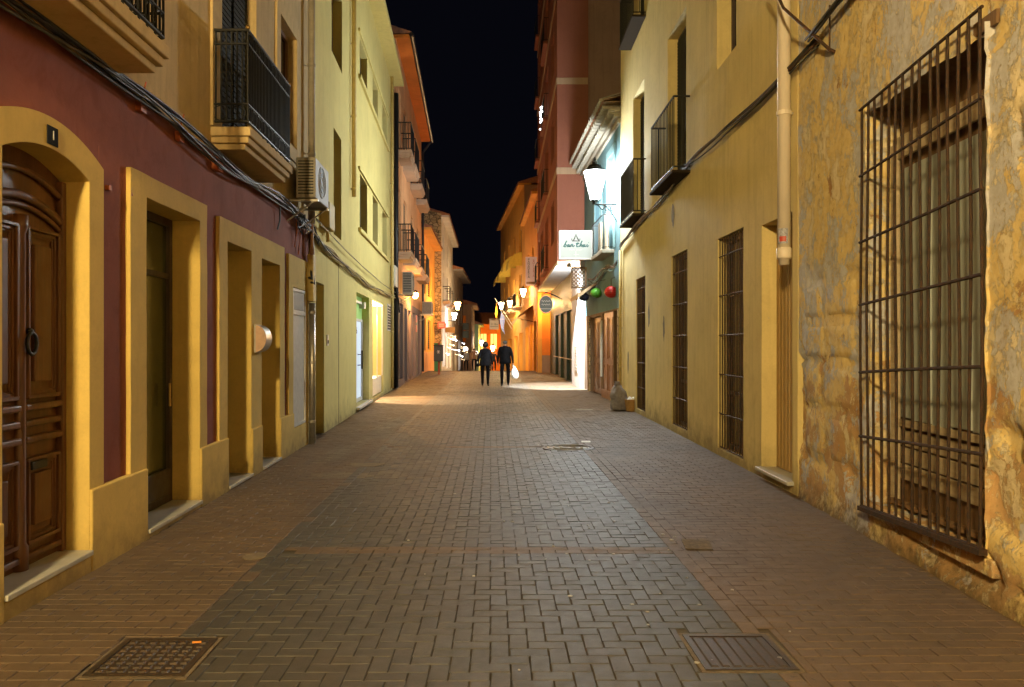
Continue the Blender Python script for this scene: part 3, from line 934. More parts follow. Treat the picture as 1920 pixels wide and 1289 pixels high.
# door surround with segmental arch
sm = MB(); tf, td = .04, -.17
for (o0, o1) in ((DO0, DI0), (DI1, DO1)):
    zt = [SP if o in (DI0, DI1) else OSP for o in (o0, o1)]
    sm.quad(L1.p(o0,tf,-.05), L1.p(o1,tf,-.05), L1.p(o1,tf,zt[1]), L1.p(o0,tf,zt[0]))
for k in range(N):
    a, za = arch(DO0, DO1, OSP, OAP, k); b, zb = arch(DO0, DO1, OSP, OAP, k+1)
    c1, zc1 = arch(DI0, DI1, SP, AP, k); d1, zd1 = arch(DI0, DI1, SP, AP, k+1)
    sm.quad(L1.p(a,tf,za), L1.p(b,tf,zb), L1.p(d1,tf,zd1), L1.p(c1,tf,zc1))
    sm.quad(L1.p(a,tf,za), L1.p(b,tf,zb), L1.p(b,-.01,zb), L1.p(a,-.01,za))
    sm.quad(L1.p(c1,tf,zc1), L1.p(d1,tf,zd1), L1.p(d1,td,zd1), L1.p(c1,td,zc1))
for D, z in ((DI0, SP), (DI1, SP)): sm.quad(L1.p(D,tf,-.05), L1.p(D,td,-.05), L1.p(D,td,z), L1.p(D,tf,z))
for D, z in ((DO0, OSP), (DO1, OSP)): sm.quad(L1.p(D,tf,-.05), L1.p(D,-.01,-.05), L1.p(D,-.01,z), L1.p(D,tf,z))
sm.build('door_surround', M['yellow_trim'], H)
MB().plate(L1, 6.27, 8.03, -.05, 2.985, [(6.57, 7.83, -.05, 2.80)], .04, .30, .05, step=.1).build('window_surround', M['yellow_trim'], H)
MB().plate(L1, 8.42, 11.23, -.05, 2.945, [(8.69, 9.60, -.05, 2.71), (10.05, 10.97, -.05, 2.67)], .04, .36, .05, step=.1).build('door_surround', M['yellow_trim'], H)
MB().plate(L1, 11.5, 12.98, -.05, 2.895, [(11.76, 12.62, .35, 2.43)], .04, .05, .05, step=.1).build('cabinet_surround', M['yellow_trim'], H)
# dado: slightly proud base course between the openings
for k, (a, b) in enumerate(((-9, 4.577), (5.613, 6.567), (7.833, 8.687), (9.603, 10.047), (10.973, 11.75))):
    MB().fbox(L1, a, b, 0, .058, -.05, .575).build('dado', M['yellow_trim'], H, bevel=.012)
for (a, b, zt) in ((4.58, 5.61, .118), (6.57, 7.83, .035), (8.69, 9.60, .012), (10.05, 10.97, .012)):
    MB().fbox(L1, a+.003, b-.003, -.2, .05, -.05, zt).build('threshold', M['yellow_trim'], H)
    MB().fbox(L1, a+.004, b-.004, -.36 if a > 8 else -.30 if a > 6 else -.19, .072, zt+.001, zt+.036).build('sill', M['marble'], H, bevel=.006)
# panelled double door
t0 = -.17
d = MB()
for k in range(N):
    c1, zc1 = arch(DI0, DI1, SP, AP, k); d1, zd1 = arch(DI0, DI1, SP, AP, k+1)
    d.quad(L1.p(c1,t0,.15), L1.p(d1,t0,.15), L1.p(d1,t0,zd1), L1.p(c1,t0,zc1))
dr = d.build('door', M['door_wood'], H)
m = MB()                                         # frame and curved head mouldings
for (a, b) in ((DI0, DI0+.055), (DI1-.055, DI1)): m.fbox(L1, a, b, t0, t0+.05, .155, SP-.01)
m.build('door_frame', M['door_wood'], dr, bevel=.008)
for (dz, r) in ((-.10, .022), (-.27, .030), (-.33, .018)):
    MB().tube([L1.p(DI0+.03+(DI1-DI0-.06)*k/N, t0+.02, arch(DI0, DI1, SP, AP, k)[1]+dz-.03) for k in range(N+1)], r, 8).build('head_moulding', M['door_wood'], dr, smooth=True)
mid = (DI0+DI1)/2
MB().lathe(L1.p(mid, t0+.012, 0), [(.052, .155), (.052, .30), (.038, .33), (.036, 1.30), (.036, 2.30), (.050, 2.34), (.050, 2.42)], 14).build('astragal', M['door_wood'], dr, smooth=True)
zl = [(.30, .86), (1.24, 2.36)]
for (a, b) in ((DI0+.07, mid-.055), (mid+.055, DI1-.07)):
    for (z0, z1) in zl:
        fr = MB()
        for i0, hh, w_ in ((0, .045, .022), (.022, .026, .018), (.040, .014, .016)):
            fr.fbox(L1, a+i0, b-i0, t0, t0+hh, z0+i0, z0+i0+w_); fr.fbox(L1, a+i0, b-i0, t0, t0+hh, z1-i0-w_, z1-i0)
            fr.fbox(L1, a+i0, a+i0+w_, t0, t0+hh, z0+i0+w_, z1-i0-w_); fr.fbox(L1, b-i0-w_, b-i0, t0, t0+hh, z0+i0+w_, z1-i0-w_)
        fr.fbox(L1, a+.095, b-.095, t0, t0+.03, z0+.11, z1-.11)
        fr.build('panel', M['door_wood'], dr, bevel=.006)
    for z, hh in ((.20, .03), (.955, .035), (1.06, .028), (1.165, .035)):
        MB().fbox(L1, a-.03, b+.03, t0, t0+hh+.012, z, z+.045).build('rail', M['door_wood'], dr, bevel=.012)
MB().fbox(L1, mid+.07, mid+.25, t0+.03, t0+.06, .78, .835).build('letter_slot', M['iron'], dr, bevel=.006)
MB().tube([L1.p(mid+.05+.055*math.cos(a), t0+.065, 1.60+.07*math.sin(a)) for a in [2*math.pi*i/14 for i in range(14)]], .012, 6, True).ball(L1.p(mid+.05, t0+.05, 1.675), .026, 10, 6).build('knocker', M['iron'], dr, smooth=True)
# tall glazed door
gd = window(H, L1, 6.60, 7.80, .075, 2.80, -.25, M['dark_wood'], M['green_glass'], .07, 0, (2.25,), 'glazed_door')
MB().fbox(L1, 6.675, 7.725, -.24, -.21, .15, .40).build('kick_panel', M['dark_wood'], gd, bevel=.01)
MB().tube([L1.p(7.66, -.19, 1.0), L1.p(7.66, -.19, 1.22)], .012, 6).build('handle', M['gold'], gd)
panel_door(H, L1, 8.69, 9.60, .05, 2.71, -.32, M['dark_wood'], 1)
panel_door(H, L1, 10.05, 10.97, .05, 2.67, -.32, M['brown_wood'], 1)
# meter cabinet door
cb = MB().fbox(L1, 11.76, 12.62, -.004, .02, .352, 2.428).build('cabinet_door', M['white_metal'], H, bevel=.004)
mm = MB()
for (a, b, z0, z1) in ((11.765, 12.615, .357, .40), (11.765, 12.615, 2.38, 2.423), (11.765, 11.80, .40, 2.38), (12.58, 12.615, .40, 2.38), (11.80, 12.58, 2.03, 2.09)):
    mm.fbox(L1, a, b, .02, .038, z0, z1)
mm.build('cabinet_frame', M['white_metal'], cb, bevel=.003)
MB().fbox(L1, 11.83, 12.55, .021, .027, 2.11, 2.36).build('vent_mesh', M['grey_pipe'], cb)
# upper openings
ww = window(H, L1, 8.50, 9.80, 3.85, 6.5, -.10, M['dark_wood'], M['glass'], .06, 1, (4.7, 5.6), 'balcony_door')
slat_shutter(ww, L1, 8.58, 9.10, 3.95, 6.4, -.06, M['dark_shutter']); slat_shutter(ww, L1, 9.20, 9.72, 3.95, 6.4, -.06, M['dark_shutter'])
ww = window(H, L1, 4.45, 5.6, 3.85, 6.5, -.10, M['dark_wood'], M['glass'], .06, 1, (4.7, 5.6), 'balcony_door')
window(H, L1, 11.02, 12.0, 4.5, 6.15, -.12, M['brown_wood'], M['glass'], .06, 1, (5.4,))
for (a0, a1, z0, z1, i0, i1, iz) in ((10.82, 12.2, 4.30, 6.35, 11.02, 12.0, 4.5), (8.20, 10.12, 3.84, 6.8, 8.50, 9.80, 3.8), (4.2, 5.85, 3.84, 6.8, 4.45, 5.6, 3.8)):
    q = MB(); th = .03
    q.fbox(L1, a0, i0, .012, .012+th, z0, z1); q.fbox(L1, i1, a1, .012, .012+th, z0, z1); q.fbox(L1, i0, i1, .012, .012+th, 6.15 if iz > 4 else 6.5, z1)
    if iz > 4: q.fbox(L1, i0, i1, .012, .012+th, z0, 4.5)
    q.build('window_surround', plaster_pale if 'plaster_pale' in globals() else M['beige'], H, bevel=.006)
balcony(H, L1, 8.22, 10.08, 3.83, .42, 1.0, 30, M['beige'], M['iron'], True, .22, True, .010)
balcony(H, L1, 3.9, 5.97, 3.81, .46, 1.0, 30, M['beige'], M['iron'], True, .22, True, .010)
shell(H, L1, -9, 13.0, 10.5)
MB().fbox(L1, -9, 13.0, -7, .4, 10.5, 10.62).build('roof', M['tile'], H)
tag(H, kind='thing')

# things fixed to the maroon house
np_ = thing('house_number_plate', L1.p(5.1, .045, 2.83), 'small dark house number plate reading 1 over the arched door', 'number plate')
MB().fbox(L1, 5.045, 5.175, .042, .050, 2.865, 2.985).build('plate', M['black_plate'], np_, bevel=.004)
lettering('1', .085, M['pale_paint'], L1.p(5.11, .053, 2.925), np_, (R(90), 0, R(90)-math.atan(L1.m)), extrude=.0015)
wl = thing('wall_light', L1.p(9.82, .04, 1.42), 'half-round brushed metal wall light, unlit, between two yellow door recesses', 'wall light')
zc = 1.66
for nm, (a, b), rr, mt in (('shade', (9.70, 9.97), .165, 'steel'),):
    v = []; n = 16
    q = MB()
    for i in range(n):
        a0, a1 = -math.pi/2 + math.pi*i/n, -math.pi/2 + math.pi*(i+1)/n
        P = lambda D, an: L1.p(D, .062 + rr*.78*math.cos(an), zc + rr*math.sin(an))
        q.quad(P(a, a0), P(b, a0), P(b, a1), P(a, a1))
    q.build(nm, M[mt], wl, smooth=True)
    for D, nm2 in ((a+.001, 'end_cap'), (b-.001, 'end_cap')):
        pts = [L1.p(D, .062 + rr*.76*math.cos(an), zc + rr*.98*math.sin(an)) for an in [-math.pi/2 + math.pi*i/n for i in range(n+1)]]
        MB().quad(*pts).build(nm2, plain('pinkish_end_cap', (.50, .33, .25), .5), wl)
MB().fbox(L1, 9.70, 9.97, .041, .062, zc-.17, zc+.17).build('back_plate', M['steel'], wl)
for (px, py, s, t_, lab) in ((258, 201, .05, .02, 'small terracotta junction box under the cables nearest the arched door'), (331, 257, .05, .02, 'small terracotta junction box under the cables above the glazed door'),
                         (401, 310, .075, .03, 'largest terracotta junction box under the cables below the balcony'), (199, 353, .022, .012, 'tiny orange bracket beside the arched door surround'), (240, 363, .03, .015, 'tiny orange bracket on the corner of the glazed door surround')):
    D = L1.D(px); z = zat(py, D)
    jb = MB().fbox(L1, D-s, D+s, 0, t_*2.2, z-s*.8, z+s*.8).fbox(L1, D-s*1.1, D+s*1.1, t_*2.2, t_*2.2+.008, z-s*.9, z+s*.9)
    if s > .04: jb.tube([L1.p(D, t_, z+s*.8), L1.p(D+.05, .05, z+.22)], .008, 5)
    tag(jb.build('junction_box', M['terracotta_box'], bevel=.004), lab, 'junction box', 'small terracotta boxes on the maroon wall')
cable_run('cable_bundle', 'thick black cable bundle sagging across the maroon house below its balconies', lambda D: L1.p(D, .085, 3.62 - .012*D + .03*math.sin(D*1.3)), 9, -6, 12.7, [M['cable'], M['cable'], M['cable_grey'], M['cable']], .010, .045, 3)
cable_run('cable_bundle', 'yellowed cable bundle sagging along the pale yellow house front', lambda D: L2.p(D, .07, 3.36 - .008*(D-13) - .20*math.sin(math.pi*(D-12.7)/15.4)), 8, 12.7, 28.1, [M['cable_tan'], M['cable_tan'], M['cable_grey']], .012, .045, 5)
cable_run('cable_bundle', 'single thin cable strung above the yellowed bundle on the pale yellow house', lambda D: L2.p(D, .09, 3.62 - .016*(D-13) - .10*math.sin(math.pi*(D-13)/15)), 2, 13.0, 28.1, [M['cable_grey'], M['cable_tan']], .009, .01, 6)
# tangle where the bundle meets the pipe
tg = thing('cable_tangle', L1.p(12.6, .12, 3.4), 'tangle of loose black cables hanging beside the downpipe', 'cables')
for k in range(9):
    a = random.uniform(11.6, 13.2); z = 3.42 + random.uniform(-.06, .08)
    pts = [L1.p(a + .12*i*random.choice((1, -1))*random.random() + .06*i, .10 + .03*random.random(), z + .10*math.sin(i*1.7+k) - .02*i) for i in range(6)]
    MB().tube(pts, .009, 5).build('cable', M['cable'], tg, smooth=True)
for k, (D, tt, z1, zz) in enumerate(((12.72, .07, 3.42, 2.62), (12.80, .09, 3.42, 2.55), (12.88, .075, 3.42, 2.68))):
    MB().tube([L1.p(D, tt, z1), L1.p(D+.03, tt+.02, 3.1), L1.p(D, tt+.03, zz+.15), L1.p(D-.05, tt+.05, zz), L1.p(D-.12, tt+.02, zz+.02)], .02, 6).build('drop_cable', M['cable'], tg, smooth=True)
for k, (D, dz) in enumerate(((10.9, .3), (11.9, .42), (12.15, .5))):
    MB().tube([L1.p(D, .06, 3.5), L1.p(D+.02, .05, 3.4-dz*.4), L1.p(D-.02, .03, 3.45-dz)], .012, 5).build('loose_end', M['terracotta_box'] if k else M['cable'], tg)
def pipe(name, F, D, t, z0, z1, r, mat, label, clamps=(), cat='drainpipe', shoe=False):
    o = thing(name, F.p(D, t, z0), label, cat)
    MB().tube([F.p(D, t, z0), F.p(D, t, z1)], r, 14).build('pipe', mat, o, smooth=True)
    for z in clamps:
        MB().lathe(F.p(D, t, z), [(r*1.02, -.025), (r*1.16, -.02), (r*1.16, .02), (r*1.02, .025)], 14).build('collar', mat, o)
        MB().fbox(F, D-.012, D+.012, 0, t-r*.9, z-.01, z+.01).build('clamp', M['steel'], o)
    return o
pipe('drainpipe', L1, 12.66, .12, 3.5, 10.5, .055, M['grey_pipe'], 'grey downpipe rising beside the air conditioner at the house joint', (4.6, 6.0, 7.4))
pipe('drainpipe', L1, 12.80, .10, 0.0, 2.25, .050, M['steel'], 'steel drainpipe foot standing beside the white cabinet door', (.35, 1.3, 2.1))
bx = thing('pipe_casing', L1.p(12.8, .05, 2.25), 'yellow painted pipe casing above the steel drainpipe', 'pipe casing')
MB().fbox(L1, 12.70, 12.92, .041, .14, 2.27, 3.02).build('casing', M['yellow_pipe'], bx, bevel=.01)
MB().tube([L1.p(12.72, .11, 3.0), L1.p(12.72, .11, 3.5)], .03, 8).build('conduit', plain('pinkish_conduit', (.50, .30, .20), .6), bx, smooth=True)
ac_unit(L1, 11.45, 12.45, .15, .43, 3.69, 4.27, 'beige air conditioner with louvred end on brackets above the cables')

# ------------------------------------------------------------------ LEFT 2: pale yellow house
H = thing('pale_yellow_house', L2.p(20, -1, 0), 'pale yellow flat-fronted house with rows of narrow windows and a lit shop', 'house', 'houses lining the street')
tri = [(19.2, 20.66), (21.9, 23.2), (24.5, 25.9)]
holes = [(13.49, 14.29, -.05, 2.65, .42), (18.6, 21.06, .12, 2.80, .22), (21.9, 24.8, .10, 2.80, .95), (15.35, 16.3, 3.70, 5.75, .3), (15.1, 16.4, 7.13, 8.6, .3)]
holes += [(a, b, 4.36, 5.68, .28) for a, b in tri] + [(a, b, 8.0, 8.95, .28) for a, b in tri]
MB().plate(L2, 13.0, 28.0, -.05, 10.6, holes, 0, .25, 1.4, step=.4).build('wall', M['lemon'], H)
for z in (4.30, 7.93):
    MB().fbox(L2, 18.9, 26.2, .0, .07, z-.05, z+.05).build('sill', M['lemon'], H, bevel=.01)
MB().fbox(L2, 18.9, 26.2, .0, .05, 5.72, 5.80).build('drip_band', M['lemon'], H, bevel=.01)
MB().fbox(L2, 18.9, 26.2, .0, .05, 8.99, 9.07).build('drip_band', M['lemon'], H, bevel=.01)
for (a, b) in tri:
    window(H, L2, a, b, 4.37, 5.68, -.2, M['grey_shutter'], M['glass'], .06, 1)
    window(H, L2, a, b, 8.01, 8.95, -.2, M['grey_shutter'], M['glass'], .06, 1)
window(H, L2, 15.35, 16.3, 3.71, 5.75, -.22, M['brown_wood'], M['glass'], .06, 0, (4.6,))
window(H, L2, 15.1, 16.4, 7.14, 8.6, -.22, M['brown_wood'], M['glass'], .06, 0)
panel_door(H, L2, 13.49, 14.29, .02, 2.65, -.36, M['brown_wood'], 1)
MB().fbox(L2, 15.93, 15.955, -.001, .006, .0, 3.2).build('wall_seam', M['cement'], H)
# eave
MB().fbox(L2, 12.98, 28.02, -7, .40, 10.6, 10.78).build('eave', M['lemon'], H, bevel=.015)
MB().fbox(L2, 13, 28.0, -7, .34, 10.781, 10.95).build('roof', M['tile'], H)
shell(H, L2, 13.0, 28.0, 10.6, 5.0, -1.4)
# shop door
sd = MB().fbox(L2, 18.62, 21.04, -.205, -.19, 2.22, 2.79).build('shop_door', M['shop_green'], H)
MB().fbox(L2, 18.62, 21.04, -.215, -.205, .14, 2.21).build('door_glass', M['shop_door'], sd)
f = MB()
for (a, b, z0, z1) in ((18.61, 18.70, .13, 2.22), (20.95, 21.05, .13, 2.22), (19.80, 19.86, .13, 2.22), (18.61, 21.05, .13, .22), (18.61, 21.05, 2.16, 2.225)): f.fbox(L2, a, b, -.203, -.17, z0, z1)
f.build('door_frame', M['white_metal'], sd)
MB().tube([L2.p(20.55, -.12, .95), L2.p(20.55, -.12, 1.42)], .022, 6).tube([L2.p(20.55, -.12, 1.05), L2.p(20.2, -.18, 1.05)], .012, 5).tube([L2.p(20.55, -.12, 1.32), L2.p(20.2, -.18, 1.32)], .012, 5).build('handle', M['iron'], sd)
MB().fbox(L2, 19.3, 20.6, -.187, -.12, 2.60, 2.66).fbox(L2, 20.5, 20.75, -.185, -.05, 2.50, 2.66).build('awning_motor', M['white_metal'], sd)
lettering('6', .24, M['sign_ink'], L2.p(20.05, -.186, 1.92), sd, (R(90), 0, R(90)), extrude=.001)
MB().fbox(L2, 18.5, 21.2, -.3, .09, .06, .119).build('doorstep', M['marble'], H, bevel=.008)
# lit display window: a real recess with a lamp panel in its ceiling
mm = MB()
mm.fbox(L2, 21.9, 24.8, -1.3, -.96, .1, 2.8)
mm.build('display_back', M['shop_wall'], H)
MB().fbox(L2, 21.95, 24.75, -.92, -.03, 2.755, 2.785).build('ceiling_lamp_panel', M['shop_glow'], H)
MB().fbox(L2, 21.92, 24.78, -.94, -.06, .12, .62).build('display_plinth', M['shop_wall'], H, bevel=.01)
for D, hh in ((22.5, .7), (23.4, .95), (24.2, .6)):
    MB().lathe(L2.p(D, -.5, .62), [(.10, 0), (.12, .05), (.05, .10), (.09, hh*.5), (.13, hh*.7), (.06, hh*.85), (.08, hh)], 12).build('display_vase', M['shop_wall'], H, smooth=True)
MB().fbox(L2, 21.92, 21.98, -.05, -.02, .62, 2.75).fbox(L2, 24.72, 24.78, -.05, -.02, .62, 2.75).fbox(L2, 23.3, 23.35, -.05, -.02, .62, 2.75).build('display_frame', M['white_metal'], H)
db = thing('door_bell', L2.p(L2.D(613), .0, 1.6), 'small pale doorbell plate on the yellow wall beside the brown door', 'doorbell')
D = L2.D(613)
MB().fbox(L2, D-.06, D+.06, 0, .02, 1.56, 1.76).build('plate', M['white_metal'], db, bevel=.004); MB().fbox(L2, D-.025, D+.025, .02, .03, 1.60, 1.66).build('button', M['ac_dark'], db)
pipe('drainpipe', L2, 17.6, .08, 4.83, 10.6, .05, M['yellow_pipe'], 'yellow painted downpipe ending halfway down the pale yellow house', (5.0, 6.6, 8.2))
pipe('drainpipe', L2, 27.0, .08, 0.1, 10.6, .05, M['yellow_pipe'], 'slim yellow downpipe at the far corner of the pale yellow house', (2.0, 4.5, 7.0))
pipe('drainpipe', L2, 28.15, .12, 0.05, 10.4, .075, M['black_pipe'], 'black downpipe between the pale yellow and the pink house', (1.2, 3.4, 5.6, 7.8))
D = 14.0
jb = thing('meter_box', L2.p(D, 0, 3.55), 'yellow painted meter box on the wall under the narrow window', 'meter box')
MB().fbox(L2, 13.95, 14.5, 0, .16, 3.62, 4.08).build('box', M['yellow_pipe'], jb, bevel=.015); MB().tube([L2.p(14.2, .08, 3.62), L2.p(14.2, .08, 3.4)], .03, 7).build('conduit', M['yellow_pipe'], jb)
jb = thing('meter_box', L2.p(27.4, 0, 3.4), 'white electricity box beside the black downpipe', 'meter box')
MB().fbox(L2, 27.1, 28.0, 0, .18, 3.55, 4.25).build('box', M['white_metal'], jb, bevel=.015); MB().tube([L2.p(27.9, .12, 3.55), L2.p(28.1, .2, 3.1), L2.p(28.3, .22, 2.7)], .03, 6).build('conduit', M['cable'], jb)
lv = thing('louvre_vent', L2.p(26.6, 0, 2.0), 'dark louvred vent low on the corner of the pale yellow house', 'vent')
MB().fbox(L2, 26.0, 27.0, 0, .02, 2.02, 2.90).build('frame', M['white_metal'], lv)
for i in range(9): MB().fbox(L2, 26.06, 26.94, .021, .035, 2.06+i*.09, 2.12+i*.09).build('louvre', M['ac_dark'], lv)
# ------------------------------------------------------------------ RIGHT 1: peeling stone house
H = thing('peeling_house', R1.p(6, -1, 0), 'old stone house with peeling ochre and grey paint and a barred window', 'house', 'houses lining the street')
W0, W1, WZ0, WZ1 = 4.90, 6.62, .30, 3.52          # window opening
A0, A1, ZT = 2.6, 8.38, 7.2
dz = .045; nd = int((A1-A0)/dz); nz = int((ZT+.06)/dz)
def wob(D, z):
    return .010*noise.fractal(Vector((D*.9, z*.9, 1.7)), 1.0, 2.0, 4) + .005*noise.fractal(Vector((D*5, z*5, 8.1)), .8, 2.0, 4)
def rim(D, z):          # uneven plaster edge round the window
    return .05*noise.noise(Vector((D*3.1, z*3.1, 4.4))) + .03*noise.noise(Vector((D*9, z*9, 2.2)))
def crater(D, z):
    e = math.hypot((D-4.66)/.22, (z-.72)/.34) + .5*noise.noise(Vector((D*5, z*5, 6)))
    e2 = math.hypot((D-5.3)/.75, (z-.20)/.13) + .6*noise.noise(Vector((D*5, z*5, 9)))
    e3 = math.hypot((D-4.92)/.16, (z-3.62)/.16) + .5*noise.noise(Vector((D*6, z*6, 3)))
    e4 = math.hypot((D-8.30)/.14, (z-1.0)/.65) + .6*noise.noise(Vector((D*5, z*5, 5)))
    e5 = math.hypot((D-7.0)/.16, (z-.55)/.35) + .6*noise.noise(Vector((D*6, z*6, 7)))
    r = 0
    for q, dp in ((e, .045), (e2, .04), (e3, .035), (e4, .04), (e5, .03)):
        r = max(r, dp * min(1, max(0, (1.0-q)*9)))
    return r
def joint(D, z):        # sunk mortar joints of the big blocks where the plaster has gone
    g = 0
    for zj in (.45, .96, 1.42, 1.81, 2.22):
        d = abs(z - zj - .012*noise.noise(Vector((D*2.5, zj, 0))))
        if d < .02 and noise.noise(Vector((D*1.7, zj*2, 3.1))) > -.15 and (D > 6.85 or zj > 3): g = .022
    # crack lines right of the window and below it
    d = abs(D - (4.52 + .05*math.sin(z*5) + .04*noise.noise(Vector((z*4, 0, 1)))))
    if d < .018 and (2.6 < z < 3.5 or .1 < z < .9): g = .028
    d = abs(D - (8.05 + .05*math.sin(z*3) + .05*noise.noise(Vector((z*4, 2, 1)))))
    if d < .018 and .2 < z < 2.4: g = .03
    return g
mb = MB(); idx = {}
for j in range(nz+1):
    for i in range(nd+1):
        D = A0 + (A1-A0)*i/nd; z = -.06 + (ZT+.06)*j/nz
        t_ = wob(D, z) - crater(D, z) - joint(D, z)
        if z < .12: t_ += .02*(1 - z/.12) + .02*noise.noise(Vector((D*4, 0, 0)))
        # snap the cells at the window edge onto a ragged line
        r = rim(D, z); Dm, zm = D, z
        if W0-.08 < D < W1+.08 and WZ0-.08 < z < WZ1+.08:
            for e in (W0, W1):
                if abs(D-e) < dz*.75: Dm = D + r*.6
            for e in (WZ0, WZ1):
                if abs(z-e) < dz*.75: zm = z + r*.5
        idx[i, j] = len(mb.v); mb.v.append(R1.p(Dm, t_, zm))
for j in range(nz):
    for i in range(nd):
        D = A0 + (A1-A0)*(i+.5)/nd; z = -.06 + (ZT+.06)*(j+.5)/nz
        if W0 < D < W1 and WZ0 < z < WZ1: continue
        mb.f.append((idx[i,j], idx[i+1,j], idx[i+1,j+1], idx[i,j+1]))
mb.build('wall', M['peel'], H, smooth=True)
MB().plate(R1, -9, A0, -.06, ZT, (), 0, .1, .4).build('wall', M['peel'], H)
# reveals
for (a, b) in ((W1, 'j'), (W0, 'j')):
    n = 60; mb = MB()
    for k in range(n):
        z0, z1 = WZ0-.05 + (WZ1-WZ0+.1)*k/n, WZ0-.05 + (WZ1-WZ0+.1)*(k+1)/n
        for q in range(6):
            ta, tb = .02 - .34*q/6, .02 - .34*(q+1)/6
            f_ = lambda t, z: R1.p(a + (.035*noise.fractal(Vector((t*6, z*5, a)), 1, 2, 4)) + (.02 if a == W1 else -.02), t, z)
            mb.quad(f_(ta, z0), f_(tb, z0), f_(tb, z1), f_(ta, z1))
    mb.build('window_reveal', M['peel'], H, smooth=True)
MB().fbox(R1, W0-.08, W1+.08, -.32, -.01, WZ1+.012, WZ1+.10).build('lintel', M['old_plank'], H)
MB().fbox(R1, W0-.08, W1+.08, -.32, .015, WZ0-.12, WZ0-.012).build('window_ledge', M['peel'], H, bevel=.01)
# ashlar blocks that show where the plaster fell
for k, (z0, z1) in enumerate(((.47, .95), (.975, 1.41), (1.435, 1.80), (1.825, 2.20))):
    xs = [6.80, 7.55+.1*(k % 2), 8.24]
    for a, b in zip(xs[:-1], xs[1:]):
        o = MB(); nn = 7; V = []
        for j in range(nn+1):
            for i in range(nn+1):
                D = a+.006 + (b-a-.012)*i/nn; z = z0 + (z1-z0)*j/nn
                e = .0 if 0 < i < nn and 0 < j < nn else -.05
                V.append(R1.p(D, wob(D, z) - crater(D, z)*.8 + .012 + e + .005*noise.noise(Vector((D*7, z*7, k))), z))
        o.add(V, [(j*(nn+1)+i, j*(nn+1)+i+1, (j+1)*(nn+1)+i+1, (j+1)*(nn+1)+i) for j in range(nn) for i in range(nn)])
        o.build('stone_block', M['peel'], H, smooth=True)
# boarded opening behind the bars
bw = MB().fbox(R1, W0-.1, W1+.1, -.42, -.26, WZ0-.1, WZ1+.1).build('boarding', M['old_plank'], H)
n = 6
for i in range(n):
    a = W0+.02 + (W1-W0-.04)*i/n; b = W0+.02 + (W1-W0-.04)*(i+1)/n
    MB().fbox(R1, a+.004, b-.004, -.245-.006*(i % 2), -.22-.006*(i % 2), .98+.01*(i % 3), 3.02).build('board', M['grey_board'], bw, bevel=.004)
MB().fbox(R1, W0, W1, -.22, -.19, 3.10, 3.28).build('board', M['pale_board'], bw, bevel=.006)
MB().fbox(R1, W0+.02, W1-.02, -.225, -.20, .93, .985).build('ledge_strip', M['pale_board'], bw)
for k, (z0, z1) in enumerate(((.50, .62), (.635, .755), (.77, .90))):
    MB().fbox(R1, W0+.02+.05*k, W1-.03, -.245, -.22-.008*k, z0, z1).build('board', M['pale_board'], bw, bevel=.004)
MB().fbox(R1, W1-.09, W1-.03, -.22, -.16, WZ0, WZ1-.3).build('jamb_post', M['pale_board'], bw, bevel=.006)
for k in range(9):
    a = random.uniform(W0+.1, W1-.3); l = random.uniform(.15, .45)
    MB().box8([R1.p(a, -.19, .325), R1.p(a+l, -.13-.05*random.random(), .325), R1.p(a+l, -.09, .325), R1.p(a, -.14, .325),
               R1.p(a, -.19, .35), R1.p(a+l, -.13, .36), R1.p(a+l, -.09, .36), R1.p(a, -.14, .35)]).build('debris', M['old_plank'], bw)
grille(H, R1, W0-.04, W1+.02, .255, 3.54, .060, 15, (.83, 1.36, 1.92, 2.44, 2.99, 3.54), M['rust_bar'], .0105, .007, .02, .10)
MB().box8([R1.p(W0-.06,.03,.315), R1.p(W1+.04,.03,.215), R1.p(W1+.04,.085,.215), R1.p(W0-.06,.085,.315), R1.p(W0-.06,.03,.352), R1.p(W1+.04,.03,.252), R1.p(W1+.04,.085,.252), R1.p(W0-.06,.085,.352)]).build('grille_foot', M['rust_bar'], H)
shell(H, R1, -9, A1, ZT, 5, -.45)
MB().fbox(R1, -9, A1, -6, .3, ZT, ZT+.15).build('roof', M['tile'], H)
br = thing('iron_bracket', R1.p(8.0, .1, 4.3), 'bent rusty iron bracket under the cables on the peeling wall', 'bracket')
MB().tube([R1.p(8.45, .35, 5.6), R1.p(8.1, .25, 5.0), R1.p(7.4, .04, 4.32), R1.p(7.36, .0, 4.28)], .016, 7).build('rod', M['rust'], br)
MB().tube([R1.p(7.45, .02, 4.75), R1.p(7.4, .04, 4.32)], .008, 6).build('stay', M['rust'], br)

# ------------------------------------------------------------------ RIGHT 2: cream house
H = thing('cream_house', R2.p(14, -1, 0), 'cream town house with three barred ground floor windows and plain iron balconies', 'house', 'houses lining the street')
GR_ = [(10.29, 11.53, .10, 3.10), (13.41, 14.68, .12, 3.19), (17.37, 18.55, .10, 3.08)]
holes = [(8.55, 9.57, .09, 3.01, .19)] + [g + (.20,) for g in GR_]
holes += [(13.5, 15.0, 4.47, 7.30, .28), (17.5, 19.0, 4.44, 7.40, .28), (10.6, 11.57, 5.55, 7.2, .30), (17.5, 19.0, 8.7, 11.0, .28), (13.5, 15.0, 8.7, 11.0, .28)]
MB().plate(R2, 8.40, 21.0, -.05, 12.2, holes, 0, .2, .6, step=.22).build('wall', M['cream'], H)
